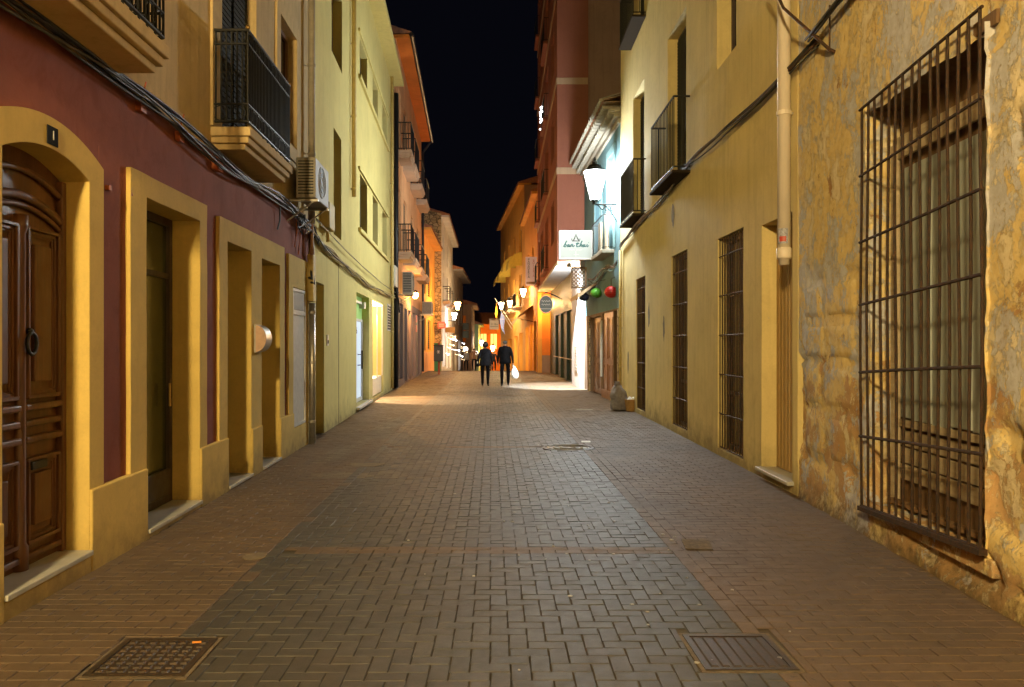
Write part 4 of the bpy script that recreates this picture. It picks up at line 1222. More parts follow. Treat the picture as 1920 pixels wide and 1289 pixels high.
# ribbed ochre door
dr = MB().fbox(R2, 8.55, 9.57, -.22, -.19, .1, 3.01).build('door', M['ochre_door'], H)
for i in range(9):
    a = 8.56 + i*(1.0/9)
    MB().fbox(R2, a+.006, a+1.0/9-.006, -.189, -.172, .135, 2.99).build('plank', M['ochre_door'], dr, bevel=.005)
MB().fbox(R2, 8.5, 9.60, -.2, .075, .085, .128).build('sill', M['marble'], H, bevel=.008)
for (a, b, z0, z1) in GR_:
    window(H, R2, a, b, z0, z1, -.17, M['dark_wood'], M['glass'], .07, 1, (z0+.8, z0+2.2))
    grille(H, R2, a+.02, b-.02, z0+.02, z1-.01, -.03, 11, [z0+.5+.56*k for k in range(5) if z0+.5+.56*k < z1], M['rust'], .0085, 0, .03)
for (a, b, z0, z1) in ((13.5, 15.0, 4.47, 7.30), (17.5, 19.0, 4.44, 7.40), (17.5, 19.0, 8.7, 11.0), (13.5, 15.0, 8.7, 11.0)):
    w_ = window(H, R2, a, b, z0, z1, -.22, M['dark_wood'], M['glass'], .06, 1, (z0+.7, z1-.6), 'balcony_door')
    slat_shutter(w_, R2, a+.07, (a+b)/2-.03, z0+.08, z1-.08, -.175, M['dark_shutter']); slat_shutter(w_, R2, (a+b)/2+.03, b-.07, z0+.08, z1-.08, -.175, M['dark_shutter'])
window(H, R2, 10.6, 11.57, 5.55, 7.2, -.24, M['dark_wood'], M['glass'], .06, 1)
for (a, b, z, h) in ((13.2, 15.25, 4.47, 1.22), (17.3, 19.2, 4.42, 1.18), (17.3, 19.3, 8.72, 1.1)):
    balcony(H, R2, a, b, z, .30, h, 16, M['slab_dark'], M['iron'], False, .05, False, .0095)
for (px, py, rx, rz) in ((1245, 615, .10, .24), (1217, 592, .12, .25), (1262, 405, .11, .22), (1178, 680, .10, .3)):
    D = R2.D(px); z = zat(py, D); n = 16
    a = [(D + rx*math.cos(2*math.pi*i/n)*random.uniform(.6, 1.3), z + rz*math.sin(2*math.pi*i/n)*random.uniform(.7, 1.2)) for i in range(n)]
    MB().quad(*[R2.p(d, .004, zz) for d, zz in a]).build('plaster_patch', M['cement_grey'], H)
shell(H, R2, 8.40, 21.0, 12.2, 5, -.6)
MB().fbox(R2, 8.40, 21.0, -6, .35, 12.2, 12.4).build('roof', M['tile'], H)
cable_run('cable_bundle', 'black cable bundle climbing along the cream house past its balconies', lambda D: R2.p(D, .06, 4.50 - (.0 if D < 13 else .05*(D-13)) + .03*math.sin(D*1.1)), 6, 7.7, 20.7, [M['cable'], M['rust'], M['cable_grey']], .012, .035, 11)
cable_run('cable_bundle', 'black cable bundle crossing high on the peeling wall', lambda D: R1.p(D, .10, 4.56 + .035*(7.8-D)), 6, -6, 7.8, [M['cable'], M['cable'], M['cable_grey']], .013, .04, 12)
pv = pipe('drainpipe', R2, 8.52, .10, 2.60, 12.2, .068, M['pvc'], 'white plastic downpipe ending above the ochre plank door', (4.05,))
MB().lathe(R2.p(8.52, .10, 0), [(.070, 2.62), (.078, 2.61), (.078, 2.52), (.072, 2.50), (.055, 2.50), (.055, 2.44)], 16).build('socket', M['pvc'], pv, smooth=True)
# sticker on the pipe
stk = MB(); n = 8
for i in range(n):
    a0, a1 = -2.9 + 1.6*i/n, -2.9 + 1.6*(i+1)/n
    cc = R2.p(8.52, .10, 0)
    stk.quad(*[Vector((cc.x + .0695*math.cos(a), cc.y + .0695*math.sin(a), z)) for a, z in ((a0, 2.66), (a1, 2.66), (a1, 2.82), (a0, 2.82))])
so = stk.build('sticker', plain('pale_blue_sticker', (.38, .40, .50), .5, var=.6, nscale=60), pv, smooth=True)
stk = MB()
for i in range(n):
    a0, a1 = -2.6 + 1.0*i/n, -2.6 + 1.0*(i+1)/n
    stk.quad(*[Vector((cc.x + .0705*math.cos(a), cc.y + .0705*math.sin(a), z)) for a, z in ((a0, 2.68), (a1, 2.68), (a1, 2.735), (a0, 2.735))])
stk.build('sticker_mark', M['sign_red'], so, smooth=True)
pipe('drainpipe', R2, 20.6, .07, .3, 4.0, .035, M['yellow_pipe'], 'thin cream conduit at the far edge of the cream house', (1.0, 2.0, 3.0))
# lantern on the cream house corner: the white street lamp
lantern((2.24, 21.6, 5.90), S_WHITE, COOL, 'lit white street lantern on a scrolled bracket above the far cream balcony', R2.x(21.0, 0)+.0, 1.65)

# rubbish
rb = thing('rubbish_bag', (2.62, 19.05, 0), 'crumpled grey plastic rubbish bag slumped against the cream wall', 'rubbish bag')
mb = MB(); n = 44; bc = Vector((2.58, 19.10, 0))
pr = [(.0005, .004), (.15, .006), (.20, .03), (.215, .06), (.222, .11), (.225, .16), (.224, .22), (.22, .28), (.212, .34), (.20, .40), (.18, .46), (.15, .51), (.11, .56), (.05, .60), (.075, .65), (.03, .66), (.0005, .63)]
mb.lathe((0, 0, 0), pr, n)
for i, q in enumerate(mb.v):
    a = math.atan2(q.y, q.x); up_ = q.z/.6
    k = 1 + .13*math.sin(a*7 + q.z*5)*up_ + .16*noise.fractal(Vector((q.x*6, q.y*6, q.z*6)), 1, 2, 4) - .22*abs(noise.noise(Vector((q.x*11, q.y*11, q.z*8))))
    mb.v[i] = bc + Vector((q.x*k - .06*up_, q.y*k*.8, max(.003, q.z*(1 + .06*math.sin(a*3)))))
mb.build('bag', M['bag_grey'], rb, smooth=True)
bb = thing('tan_basket', (2.80, 18.95, 0), 'small open tan basket beside the grey rubbish bag', 'basket')
mb = MB(); n = 20
pr = [(.13, .003), (.15, .15), (.165, .27), (.155, .27), (.14, .15), (.12, .02)]
mb.lathe((2.83, 18.93, 0), pr, n); 
mb.build('body', M['cardboard'], bb)
MB().tube([(2.83+.16*math.cos(a), 18.93+.16*math.sin(a), .272) for a in [2*math.pi*i/16 for i in range(16)]], .012, 6, True).build('rim', M['cardboard'], bb)
mb = MB()
for k in range(6):
    a = k*1.05; mb.ball((2.83+.07*math.cos(a), 18.93+.07*math.sin(a), .25+.02*(k % 3)), .05, 8, 5)
mb.build('contents', M['bag_white'], bb, smooth=True)

# ------------------------------------------------------------------ RIGHT 3: blue house
H = thing('blue_house', R3.p(25, -1, 0), 'narrow blue house with limewashed tile eave and wooden ground floor doors', 'house', 'houses lining the street')
MB().plate(R3, 21.02, 28.4, -.05, 2.55, [(21.3, 22.1, -.05, 2.5, .2), (22.25, 24.1, -.05, 2.5, .06), (24.45, 26.75, -.05, 2.45, .12)], .0, .2, .5).build('lower_wall', M['old_plank'], H)
holes = [(22.0, 23.1, 4.25, 6.9, .2), (24.4, 25.7, 4.25, 6.7, .2)]
MB().plate(R3, 21.02, 28.4, 2.552, 7.6, holes, 0, .2, .5).build('wall', M['blue'], H)
panel_door(H, R3, 21.3, 22.1, .0, 2.5, -.17, M['dark_wood'], 1)
panel_door(H, R3, 22.25, 24.1, .0, 2.5, -.03, M['red_wood'], 2)
panel_door(H, R3, 24.45, 26.75, .0, 2.45, -.10, M['brown_wood'], 2)
MB().fbox(R3, 22.27, 24.08, .0, .05, -.05, .24).build('base_board', M['red_wood'], H)
for D in (21.16, 26.95): MB().fbox(R3, D-.12, D+.12, .0, .05, -.05, 2.5).build('stone_jamb', M['rubble'], H, bevel=.01)
MB().fbox(R3, 24.2, 24.28, .0, .06, .6, 2.3).build('white_strip', M['white_metal'], H)
for (a, b, z0, z1) in ((22.0, 23.1, 4.25, 6.9), (24.4, 25.7, 4.25, 6.7)):
    window(H, R3, a, b, z0, z1, -.15, M['blue_trim'], M['glass'], .08, 1, (5.4,), 'balcony_door')
    q = MB()
    q.fbox(R3, a-.2, a, 0, .03, z0, z1+.2); q.fbox(R3, b, b+.2, 0, .03, z0, z1+.2); q.fbox(R3, a, b, 0, .03, z1, z1+.2)
    q.build('window_surround', M['blue_trim'], H, bevel=.006)
b_ = balcony(H, R3, 22.0, 24.2, 4.20, .35, .95, 12, M['limed_tile'], M['iron'], False, .10)
MB().fbox(R3, 22.3, 22.7, .1, .16, 4.22, 5.25).build('leaning_board', M['pale_board'], b_)
MB().fbox(R3, 23.4, 23.8, .12, .18, 4.22, 5.15).build('leaning_board', M['pale_board'], b_)
# limewashed eave: mouldings and rows of tile ends
for k, (p0, z0, z1) in enumerate(((.07, 7.40, 7.52), (.15, 7.56, 7.64), (.28, 7.70, 7.78))):
    MB().fbox(R3, 21.02, 28.45, -.1, p0, z0, z1).build('cornice', M['limed_tile'], H, bevel=.012)
MB().fbox(R3, 21.02, 28.45, -.4, .44, 7.945, 7.975).build('eave_board', M['old_plank'], H)
for row, (pr_, z) in enumerate(((.30, 7.67), (.43, 7.86))):
    tm = MB(); n = 8
    P = lambda a, y, r: (y, r*math.cos(a), r*math.sin(a))
    for i in range(n):
        a0, a1 = math.pi*i/n, math.pi*(i+1)/n
        for (ra, rb2) in ((.125, .125), (.10, .10)):
            tm.quad(P(a0, 0, ra), P(a1, 0, ra), P(a1, .55, rb2), P(a0, .55, rb2))
        tm.quad(P(a0, 0, .125), P(a1, 0, .125), P(a1, 0, .10), P(a0, 0, .10))
    tmesh = tm.mesh('eave_tile', M['limed_tile'])
    for i in range(22):
        D = 21.2 + i*.335
        inst('eave_tile', tmesh, R3.p(D + (.16 if row else 0), pr_, z - .03), H)
rf = MB()
rf.quad(R3.p(21.0, .46, 7.98), R3.p(28.45, .46, 7.98), R3.p(28.45, -5, 9.6), R3.p(21.0, -5, 9.6))
rf.quad(R3.p(21.0, .46, 8.02), R3.p(28.45, .46, 8.02), R3.p(28.45, -5, 9.68), R3.p(21.0, -5, 9.68))
rf.quad(R3.p(21.0, .46, 7.98), R3.p(28.45, .46, 7.98), R3.p(28.45, .46, 8.02), R3.p(21.0, .46, 8.02))
rf.build('roof', M['tile'], H)
tm = MB(); n = 6
for i in range(n):
    a0, a1 = math.pi*i/n, math.pi*(i+1)/n
    tm.quad((0, .14*math.cos(a0), .12*math.sin(a0)), (0, .14*math.cos(a1), .12*math.sin(a1)), (1.5, .12*math.cos(a1), .45+.12*math.sin(a1)), (1.5, .12*math.cos(a0), .45+.12*math.sin(a0)))
tmesh = tm.mesh('roof_tile', M['limed_tile'])
for i in range(22): inst('roof_tile', tmesh, R3.p(21.2+i*.335, .54, 7.96), H)
shell(H, R3, 21.02, 28.4, 7.6, 5, -.5)
cable_run('cable_bundle', 'cables looping along the blue house below its balcony', lambda D: R3.p(D, .10, 3.75 + .10*math.sin(D*1.7) - .03*(D-21)), 6, 20.9, 26.5, [M['cable'], M['cable_grey'], M['blue_trim']], .016, .07, 21, .2)
for (px, py, r, D, mt, lab) in ((1146, 548, .185, 21.9, 'red_lantern', 'round red lantern hanging from the blue house'), (1118, 550, .17, 23.6, 'green_lantern', 'round green lantern hanging beside the red one'), (1095, 557, .165, 25.6, 'black_lantern', 'round black lantern hanging below the small awning')):
    x, z = xat(px, D), zat(py, D)
    o = thing('round_lantern', (x, D, z-r), lab, 'lantern', 'round lanterns outside the restaurant')
    n0 = MB(); n0.ball((x, D, z), r, 18, 12, (1, 1, .88)); n0.build('body', M[mt], o, smooth=True)
    for k in range(-2, 3):
        rr = r*math.sqrt(max(.02, 1-(k/3.2)**2)); zz = z + .88*r*k/3.2
        MB().tube([(x+(rr+.002)*math.cos(a), D+(rr+.002)*math.sin(a), zz) for a in [2*math.pi*i/18 for i in range(18)]], .006, 5, True).build('hoop', M[mt], o)
    MB().tube([(x, D, z+.85*r), (x, D, z+.85*r+.2), (R3.x(D, 0), D, z+.85*r+.25)], .008, 5).build('hanger', M['iron'], o)
aw = thing('small_awning', R3.p(26.6, .3, 3.1), 'small faded beige awning over the restaurant entrance', 'awning')
MB().add([R3.p(25.3,0,3.55), R3.p(27.4,0,3.55), R3.p(27.4,.62,3.15), R3.p(25.3,.62,3.15), R3.p(25.3,.62,3.02), R3.p(27.4,.62,3.02), R3.p(25.3,0,3.5)],
         [(0,1,2,3), (3,2,5,4), (0,3,4,6)]).build('canopy', M['awning_tan'], aw)
for D in (25.32, 27.38): MB().tube([R3.p(D, 0, 3.1), R3.p(D, .6, 3.12)], .012, 5).build('arm', M['iron'], aw)
lt = thing('lattice_screen', R3.p(27.6, .3, 3.7), 'brown diamond lattice screen boxed under the white lit sign', 'lattice')
D = 26.9; x0, x1, z0, z1 = xat(1071, D), xat(1100, D), zat(541, D), zat(501, D)
MB().box(x0, x1, D, D+.03, z0, z0+.05).box(x0, x1, D, D+.03, z1-.05, z1).box(x0, x0+.05, D, D+.03, z0+.05, z1-.05).box(x1-.05, x1, D, D+.03, z0+.05, z1-.05).build('frame', M['old_plank'], lt)
for s in (1, -1):
    for k in range(-4, 7):
        a = x0 + k*(x1-x0)/4
        pts = []
        for i in range(41):
            u = i/40; x = (a + s*(z1-z0)*u) if s == 1 else (a + (z1-z0)*(1-u)); 
            if x0 <= x <= x1: pts.append((x, D+.015+.006*s, z0 + (z1-z0)*u))
        if len(pts) > 1: MB().tube([pts[0], pts[-1]], .014, 4).build('lath', M['old_plank'], lt)

# projecting sign
D = 26.0
sg = thing('restaurant_sign', (xat(1080, D), D, zat(487, D)), 'square white lit sign reading ban thai in green script', 'sign')
x0, x1, z0, z1 = xat(1048, D), xat(1112, D), zat(487, D), zat(432, D)
MB().box(x0, x1, D, D+.22, z0, z1).build('box', M['white_metal'], sg, bevel=.02)
MB().box(x0+.05, x1-.05, D-.006, D-.001, z0+.05, z1-.05).build('face', M['sign_white'], sg)
def strokes(pts, r, mat, nm='script_letter', yy=-.012):
    MB().tube([(xat(1040+a/16.1, D), D+yy, zat(420+b/16.1, D)) for a, b in pts], r, 5).build(nm, mat, sg)
G_ = M['sign_green']
for pts in ([(365,520),(335,570),(300,640),(268,690),(300,705),(340,675),(348,630),(318,625)], [(440,640),(400,635),(375,670),(385,695),(415,685),(442,640),(440,690),(465,690)],
            [(500,615),(470,700),(495,650),(530,615),(550,610),(530,690),(560,695),(600,650)], [(700,565),(660,660),(655,695),(690,695),(720,670)], [(635,605),(740,595)],
            [(830,520),(790,600),(750,700),(790,640),(825,625),(835,640),(815,690),(850,690)], [(915,640),(880,635),(855,670),(865,695),(890,685),(917,640),(915,690),(940,690)],
            [(985,620),(962,680),(985,700),(1025,655)], [(1016,566),(1026,576)]):
    strokes(pts, .021, G_)
for pts in ([(515,450),(525,520),(755,520),(760,450)], [(565,505),(605,430),(640,320),(680,430),(725,505)]): strokes(pts, .017, M['sign_ink'], 'crown_emblem')
for pts in ([(450,800),(480,775),(520,795),(560,775),(600,795)], [(645,795),(700,785),(760,795),(820,785)], [(575,930),(720,925)], [(640,830),(640,990)]): strokes(pts, .006, M['pale_paint'], 'small_mark')
MB().tube([(x1, D+.11, z1-.1), (R3.x(D, 0), D+.11, z1-.1)], .02, 6).tube([(x1, D+.11, z0+.1), (R3.x(D, 0), D+.11, z0+.1)], .02, 6).build('bracket', M['iron'], sg)

# ------------------------------------------------------------------ RIGHT 4: terracotta tower
H = thing('terracotta_tower', R4U.p(36, -1, 0), 'tall terracotta apartment block with pale bands, its upper floors overhanging the shops', 'apartment block', 'houses lining the street')
T0, T1, ZS, ZTOP = 28.6, 44.0, 4.56, 20.0
holes = [(28.6+.05, 31.3, -.05, .02)]
gh = [(31.6, 34.6, .02, 3.0, .15), (35.0, 37.6, .02, 3.0, .15), (38.0, 40.6, .02, 3.0, .15)]
MB().plate(R4, 31.45, T1, -.05, ZS, gh, 0, .15, .5).build('ground_floor_wall', M['green_shutter'], H)
for (a, b, z0, z1, _) in gh:
    d_ = MB().fbox(R4, a, b, -.16, -.14, z0, z1).build('shop_shutter', M['green_shutter'], H)
    for i in range(20): MB().fbox(R4, a+.02, b-.02, -.139, -.125, z0+.03+i*.148, z0+.15+i*.148).build('slat', M['green_shutter'], d_)
MB().fbox(R4, 31.45, 41.5, 0, .03, .93, .97).build('rail_strip', M['pale_paint'], H)
MB().fbox(R4, 28.45, 31.44, -.4, .10, -.05, ZS).build('white_pier', M['white_wall'], H, bevel=.01)
g_ = MB().fbox(R4, 29.3, 30.4, .1, .115, .55, 1.6).build('vent_grille', M['white_metal'], H)
for i in range(9): MB().fbox(R4, 29.35, 30.35, .115, .125, .60+i*.11, .65+i*.11).build('vent_slat', M['white_metal'], g_)
fl = [4.56, 7.77, 10.98, 14.19, 17.4, 20.0]
hs = []
for k in range(5):
    for (a, b) in ((30.2, 32.0), (34.0, 36.4), (38.2, 40.4), (41.6, 43.2)): hs.append((a, b, fl[k]+(.9 if a in (30.2, 38.2) else .25), fl[k]+2.5, .3))
MB().plate(R4U, T0, T1, ZS, ZTOP, hs, 0, .3, .6).build('street_wall', M['tower'], H)
for k, h_ in enumerate(hs):
    window(H, R4U, h_[0], h_[1], h_[2], h_[3], -.22, M['brown_wood'], M['glass'], .08, 1)
xa, xb, xc = R4U.x(T0), xat(1103, T0), 5.5
MB().box(xa+.002, xb, T0-.001, T0+.3, ZS+.002, ZTOP).build('end_wall', M['tower'], H)
MB().box(xb+.002, xc, T0+.06, T0+.4, ZS, ZTOP).build('party_wall', M['tower_side'], H)
MB().box(xa-.0, 3.2, T0+.01, T0+.28, ZS-.25, ZS-.002).build('overhang_beam', M['band'], H)
ov = MB(); ov.box8([R4U.p(T0+.29,-.01,ZS-.12), R4U.p(T1,-.01,ZS-.12), R4U.p(T1,-1.4,ZS-.12), R4U.p(T0+.29,-1.4,ZS-.12), R4U.p(T0+.29,-.01,ZS-.005), R4U.p(T1,-.01,ZS-.005), R4U.p(T1,-1.4,ZS-.005), R4U.p(T0+.29,-1.4,ZS-.005)])
ov.build('overhang_soffit', M['white_wall'], H)
for z in fl[1:5]:
    MB().box(xa-.035, xb-.01, T0-.03, T0-.002, z-.12, z+.12).build('floor_band', M['band'], H, bevel=.01)
    MB().fbox(R4U, T0-.03, T1, .0, .035, z-.12, z+.12).build('floor_band', M['band'], H, bevel=.01)
MB().fbox(R4U, T0, T1, -6, .0, ZTOP+.001, ZTOP+.3).build('roof', M['tile'], H)
for k in range(5):
    for (a, b) in ((33.8, 36.6), (41.4, 43.4)):
        balcony(H, R4U, a, b, fl[k]+.2, .22, 1.0, 10, M['tower'], M['iron'], False, .12)
shell(H, R4U, T0+.4, T1-.1, ZTOP, 5, -1.9)
# soffit lamp and its glow
lp = thing('soffit_spotlight', (2.25, 28.2, 4.28), 'small white spotlight under the tower overhang beside the lit sign', 'spotlight')
MB().lathe((2.0, 28.0, 4.28), [(.03, .14), (.07, .10), (.08, .0), (.07, -.02)], 12).build('housing', M['white_metal'], lp)
MB().lathe((2.0, 28.0, 4.255), [(.065, .0), (.0001, .001)], 12).build('lens', M['bulb_white'], lp)
def spot(name, loc, aim, power, col, ang, parent, blend=.35, rad=.05):
    ld = bpy.data.lights.new(name, 'SPOT'); ld.energy = power; ld.color = col; ld.spot_size = R(ang); ld.spot_blend = blend; ld.shadow_soft_size = rad
    o = bpy.data.objects.new(name, ld); COL.objects.link(o)
    d = (Vector(aim) - Vector(loc))
    o.rotation_euler = d.to_track_quat('-Z', 'Y').to_euler()
    o.parent = parent; o.location = Vector(loc) - Vector(parent.location)
    return o
dl = thing('shop_spotlight', L2.p(23.3, -.4, 2.62), 'small warm spotlight in the ceiling of the lit display window', 'spotlight')
MB().lathe(L2.p(23.3, -.35, 2.66), [(.03, .08), (.06, .05), (.065, -.02)], 10).build('housing', M['white_metal'], dl)
spot('spot_beam', L2.p(23.3, -.35, 2.62), L2.p(22.9, 1.25, 0), 2600, (1.0, .66, .34), 62, dl, .25)
spot('spot_beam', (2.0, 28.0, 4.22), (2.15, 29.5, .6), 8500, (.95, 1.0, 1.0), 62, lp, .3)
lp = thing('added_soffit_uplight', (2.45, 28.45, 3.6), 'added white lamp lighting the underside of the tower overhang', 'spotlight')  # second lamp, added to brighten the soffit
MB().lathe((2.42, 28.4, 3.6), [(.03, -.10), (.07, -.06), (.08, .02)], 12).build('housing', M['white_metal'], lp)
MB().lathe((2.42, 28.4, 3.63), [(.065, .0), (.0001, .001)], 12).build('lens', M['bulb_white'], lp)
spot('spot_beam', (2.40, 28.4, 3.68), (2.0, 30.0, 4.45), 2200, (.95, 1.0, 1.0), 120, lp, .5)
# festive lights on a balcony high up
fe = thing('string_lights', R4U.p(35, .25, 11.2), 'cluster of white string lights on a balcony of the terracotta tower', 'string lights')
for k in range(16):
    MB().ball(R4U.p(34.0 + 2.4*random.random(), .24, 11.25 + .85*random.random()), .035, 6, 4).build('bulb', M['bulb_white'], fe)
# oval hanging sign
D = 37.0
o = thing('oval_sign', (xat(1023, D), D, zat(588, D)), 'dark oval hanging sign on a curved bracket under the overhang', 'sign')
xc_, zc_ = xat(1023.5, D), zat(571, D)
n = 28; rx, rz = xat(1037, D)-xc_, (zat(554, D)-zat(588, D))/2
def ell(k, y): return [(xc_+rx*k*math.cos(2*math.pi*i/n), y, zc_+rz*k*math.sin(2*math.pi*i/n)) for i in range(n)]
MB().add(ell(1, D)+ell(1, D+.06), [tuple(range(n))[::-1], tuple(range(n, 2*n))]+[(i, (i+1) % n, n+(i+1) % n, n+i) for i in range(n)]).build('board', M['sign_dark'], o)
MB().tube(ell(.95, D-.008), .016, 6, True).build('rim', M['pale_paint'], o)
for (za, zb) in ((.22, .10), (-.02, .09)):
    MB().tube([(xc_ + rx*.7*(i/10-.5)*2*.85, D-.01, zc_ + za*rz*2*.8 + zb*rz*math.sin(i*2.3)) for i in range(11)], .014, 5).build('script_mark', M['pale_paint'], o)
MB().tube([(xc_-rx*.8, D-.01, zc_-rz*.5), (xc_+rx*.8, D-.01, zc_-rz*.5)], .014, 5).build('script_mark', M['pale_paint'], o)
MB().tube([(xc_-rx*.6, D+.03, zc_+rz*1.02), (xc_, D+.03, zc_+rz*1.3), (xc_+rx*.8, D+.03, zc_+rz*1.15), (R4.x(D), D+.03, zc_+rz*.6)], .025, 6).build('bracket', M['iron'], o)
# ------------------------------------------------------------------ LEFT 3: pink house with balconies
def slats_in(parent, F, a, b, z0, z1, t, mat): slat_shutter(parent, F, a, b, z0, z1, t, mat, .09)
H = thing('pink_house', L3.p(36, -1, 0), 'tall pink house with two rows of dark iron balconies and a wide eave', 'house', 'houses lining the street')
bal = [(28.9, 30.5), (31.2, 33.4), (35.0, 37.2), (38.8, 41.4)]
gh = [(29.0, 30.9, .25, 3.1, .12), (31.6, 32.9, .05, 3.0, .12), (33.5, 34.9, .05, 3.0, .2), (36.2, 37.8, .05, 3.0, .12), (39.0, 41.2, .05, 3.0, .12)]
uh = [(a+.35, b-.35, z, z+2.4, .2) for a, b in bal for z in (4.92, 8.60)]
MB().plate(L3, 28.3, 42.8, -.05, 3.3, gh, .03, .12, .4).build('base_wall', M['mauve_base'], H)
MB().plate(L3, 28.3, 42.8, 3.302, 12.4, uh, 0, .2, .4).build('wall', M['pink'], H)
for k, (a, b, z0, z1, _) in enumerate(gh):
    d_ = MB().fbox(L3, a, b, -.10, -.08, z0, z1).build('shop_shutter', M['grey_shutter'], H)
    slats_in(d_, L3, a+.03, b-.03, z0+.02, z1-.02, -.079, M['grey_shutter'])
for (a, b, z0, z1, _) in uh:
    w_ = window(H, L3, a, b, z0, z1, -.12, M['dark_wood'], M['glass'], .06, 1, (), 'balcony_door')
    slats_in(w_, L3, a+.06, (a+b)/2-.03, z0+.06, z1-.06, -.09, M['dark_shutter']); slats_in(w_, L3, (a+b)/2+.03, b-.06, z0+.06, z1-.06, -.09, M['dark_shutter'])
for a, b in bal:
    for z in (4.92, 8.60): balcony(H, L3, a, b, z, .52, 1.0, 14, M['band'], M['iron'], False, .26, True, .011)
MB().fbox(L3, 28.25, 42.85, -.3, .50, 12.4, 12.52).build('eave', M['orange'], H)  # orange colour paints in the lamplight on the soffit
MB().tube([L3.p(28.2, .56, 12.50), L3.p(42.9, .56, 12.44)], .085, 8).build('gutter', M['black_pipe'], H)
MB().tube([L3.p(42.75, .55, 12.4), L3.p(42.75, .3, 12.1), L3.p(42.75, .09, 11.8), L3.p(42.75, .09, .1)], .06, 8).build('gutter_pipe', M['black_pipe'], H)
rf = MB().add([L3.p(28.2,.56,12.60), L3.p(42.85,.56,12.60), L3.p(42.85,-5,14.4), L3.p(28.2,-5,14.4), L3.p(28.2,.56,12.53), L3.p(42.85,.56,12.53), L3.p(28.2,-5,12.53), L3.p(42.85,-5,12.53)], [(0,1,2,3),(0,1,5,4),(0,3,6,4),(1,2,7,5)])
rf.build('roof', M['tile'], H)
shell(H, L3, 28.3, 42.8, 12.4, 5, -.42)
ac_unit(L3, 29.6, 30.7, .12, .48, 3.45, 4.25, 'white air conditioner low on the pink house beside the black downpipe')
ac_unit(L3, 41.0, 42.1, .15, .65, 3.1, 3.75, 'pale air conditioner at the far end of the pink house')
x_ = L3.x(34.1, .28)
wlamp = thing('wall_lamp', (x_, 34.1, 3.4), 'lit orange wall lamp on the mauve base of the pink house', 'wall lamp')
MB().ball((x_, 34.1, 3.66), .13, 14, 10, (1, 1, 1.15)).build('globe', emitter('lit_orange_globe', (1.0, .45, .10), 1200), wlamp, smooth=True)
MB().lathe((x_, 34.1, 3.66), [(.14, .10), (.10, .17), (.03, .22)], 12).tube([(x_, 34.1, 3.86), (L3.x(34.1, 0), 34.1, 3.90)], .02, 6).build('bracket', M['iron'], wlamp)
for k, z in enumerate((2.15, 2.62)):
    ps = MB().fbox(L3, 38.15, 38.75, .031, .05, z, z+.33)
    ps.fbox(L3, 38.2, 38.7, .051, .054, z+.05, z+.09)
    tag(ps.build('notice_plate', M['sign_red'], bevel=.01), ('lower' if k == 0 else 'upper') + ' of two small red notice plates on the pink house base', 'plate', 'red notice plates')

# ------------------------------------------------------------------ generic houses farther on
def row_house(name, label, F, D0, D1, ztop, wall, wins, shop=None, zbase=-3.0, eave=.35, roof='tile', sd=.4, frame='brown_wood', pane='glass', shut=None, bals=()):
    h = thing(name, F.p((D0+D1)/2, -1, zg(D0)), label, 'house', 'houses lining the street')
    hs = [w_ + (.2,) for w_ in wins] + [(s_[0], s_[1], s_[2], s_[3], .5) for s_ in (shop or [])]
    MB().plate(F, D0, D1, zbase, ztop, hs, 0, .2, sd).build('wall', M[wall], h)
    for (a, b, z0, z1) in wins:
        w_ = window(h, F, a, b, z0, z1, -.14, M[frame], M[pane], .08, 1)
        if shut: slat_shutter(w_, F, a+.08, b-.08, z0+.08, z1-.08, -.10, M[shut], .12)
    for s_ in (shop or []):
        w_ = window(h, F, s_[0], s_[1], s_[2], s_[3], -.4, M['dark_wood'], M[s_[4]], .12, 1, (s_[3]-.6,), 'shop_window')
    for (a, b, z) in bals: balcony(h, F, a, b, z, .5, 1.0, 10, M['band'], M['iron'], False, .2, True, .014)
    MB().fbox(F, D0, D1, -.5, eave, ztop, ztop+.14).build('eave', M[wall], h)
    rf = MB().add([F.p(D0,eave+.05,ztop+.22), F.p(D1,eave+.05,ztop+.22), F.p(D1,-4,ztop+1.6), F.p(D0,-4,ztop+1.6), F.p(D0,eave+.05,ztop+.141), F.p(D1,eave+.05,ztop+.141), F.p(D0,-4,ztop+.141), F.p(D1,-4,ztop+.141)],
                  [(0,1,2,3),(0,1,5,4),(0,3,6,4),(1,2,7,5)])
    rf.build('roof', M[roof], h)
    shell(h, F, D0, D1, ztop, 5, -.55, M[wall], zbase)
    return h

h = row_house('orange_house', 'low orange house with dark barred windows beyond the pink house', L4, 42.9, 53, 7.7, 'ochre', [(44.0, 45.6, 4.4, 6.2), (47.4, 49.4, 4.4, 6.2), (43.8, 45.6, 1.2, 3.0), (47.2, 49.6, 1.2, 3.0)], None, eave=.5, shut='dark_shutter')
MB().fbox(L4, 42.9, 53, 0, .05, -1, 1.1).build('plinth', M['pink'], h)
h = row_house('stone_gable_house', 'tall house with rubble stone gable and pale lit street front', L5, 53.2, 70, 10.0, 'white_wall',
              [(55, 56.6, 4.6, 6.6), (60, 61.6, 4.6, 6.6), (65, 66.6, 4.6, 6.6), (55, 56.6, 7.4, 9.2), (60, 61.6, 7.4, 9.2), (65, 66.6, 7.4, 9.2)],
              [(54.5, 57.5, .0, 2.8, 'lit_white'), (59, 62, -.2, 2.6, 'lit_warm'), (64, 67.5, -.4, 2.4, 'lit_warm')], eave=.5, bals=[(54.6, 57.0, 4.5), (59.6, 62.0, 4.5)])
MB().box(-9.5, L5.x(53.2), 53.0, 53.19, -1, 10.2).build('gable_wall', M['rubble'], h)
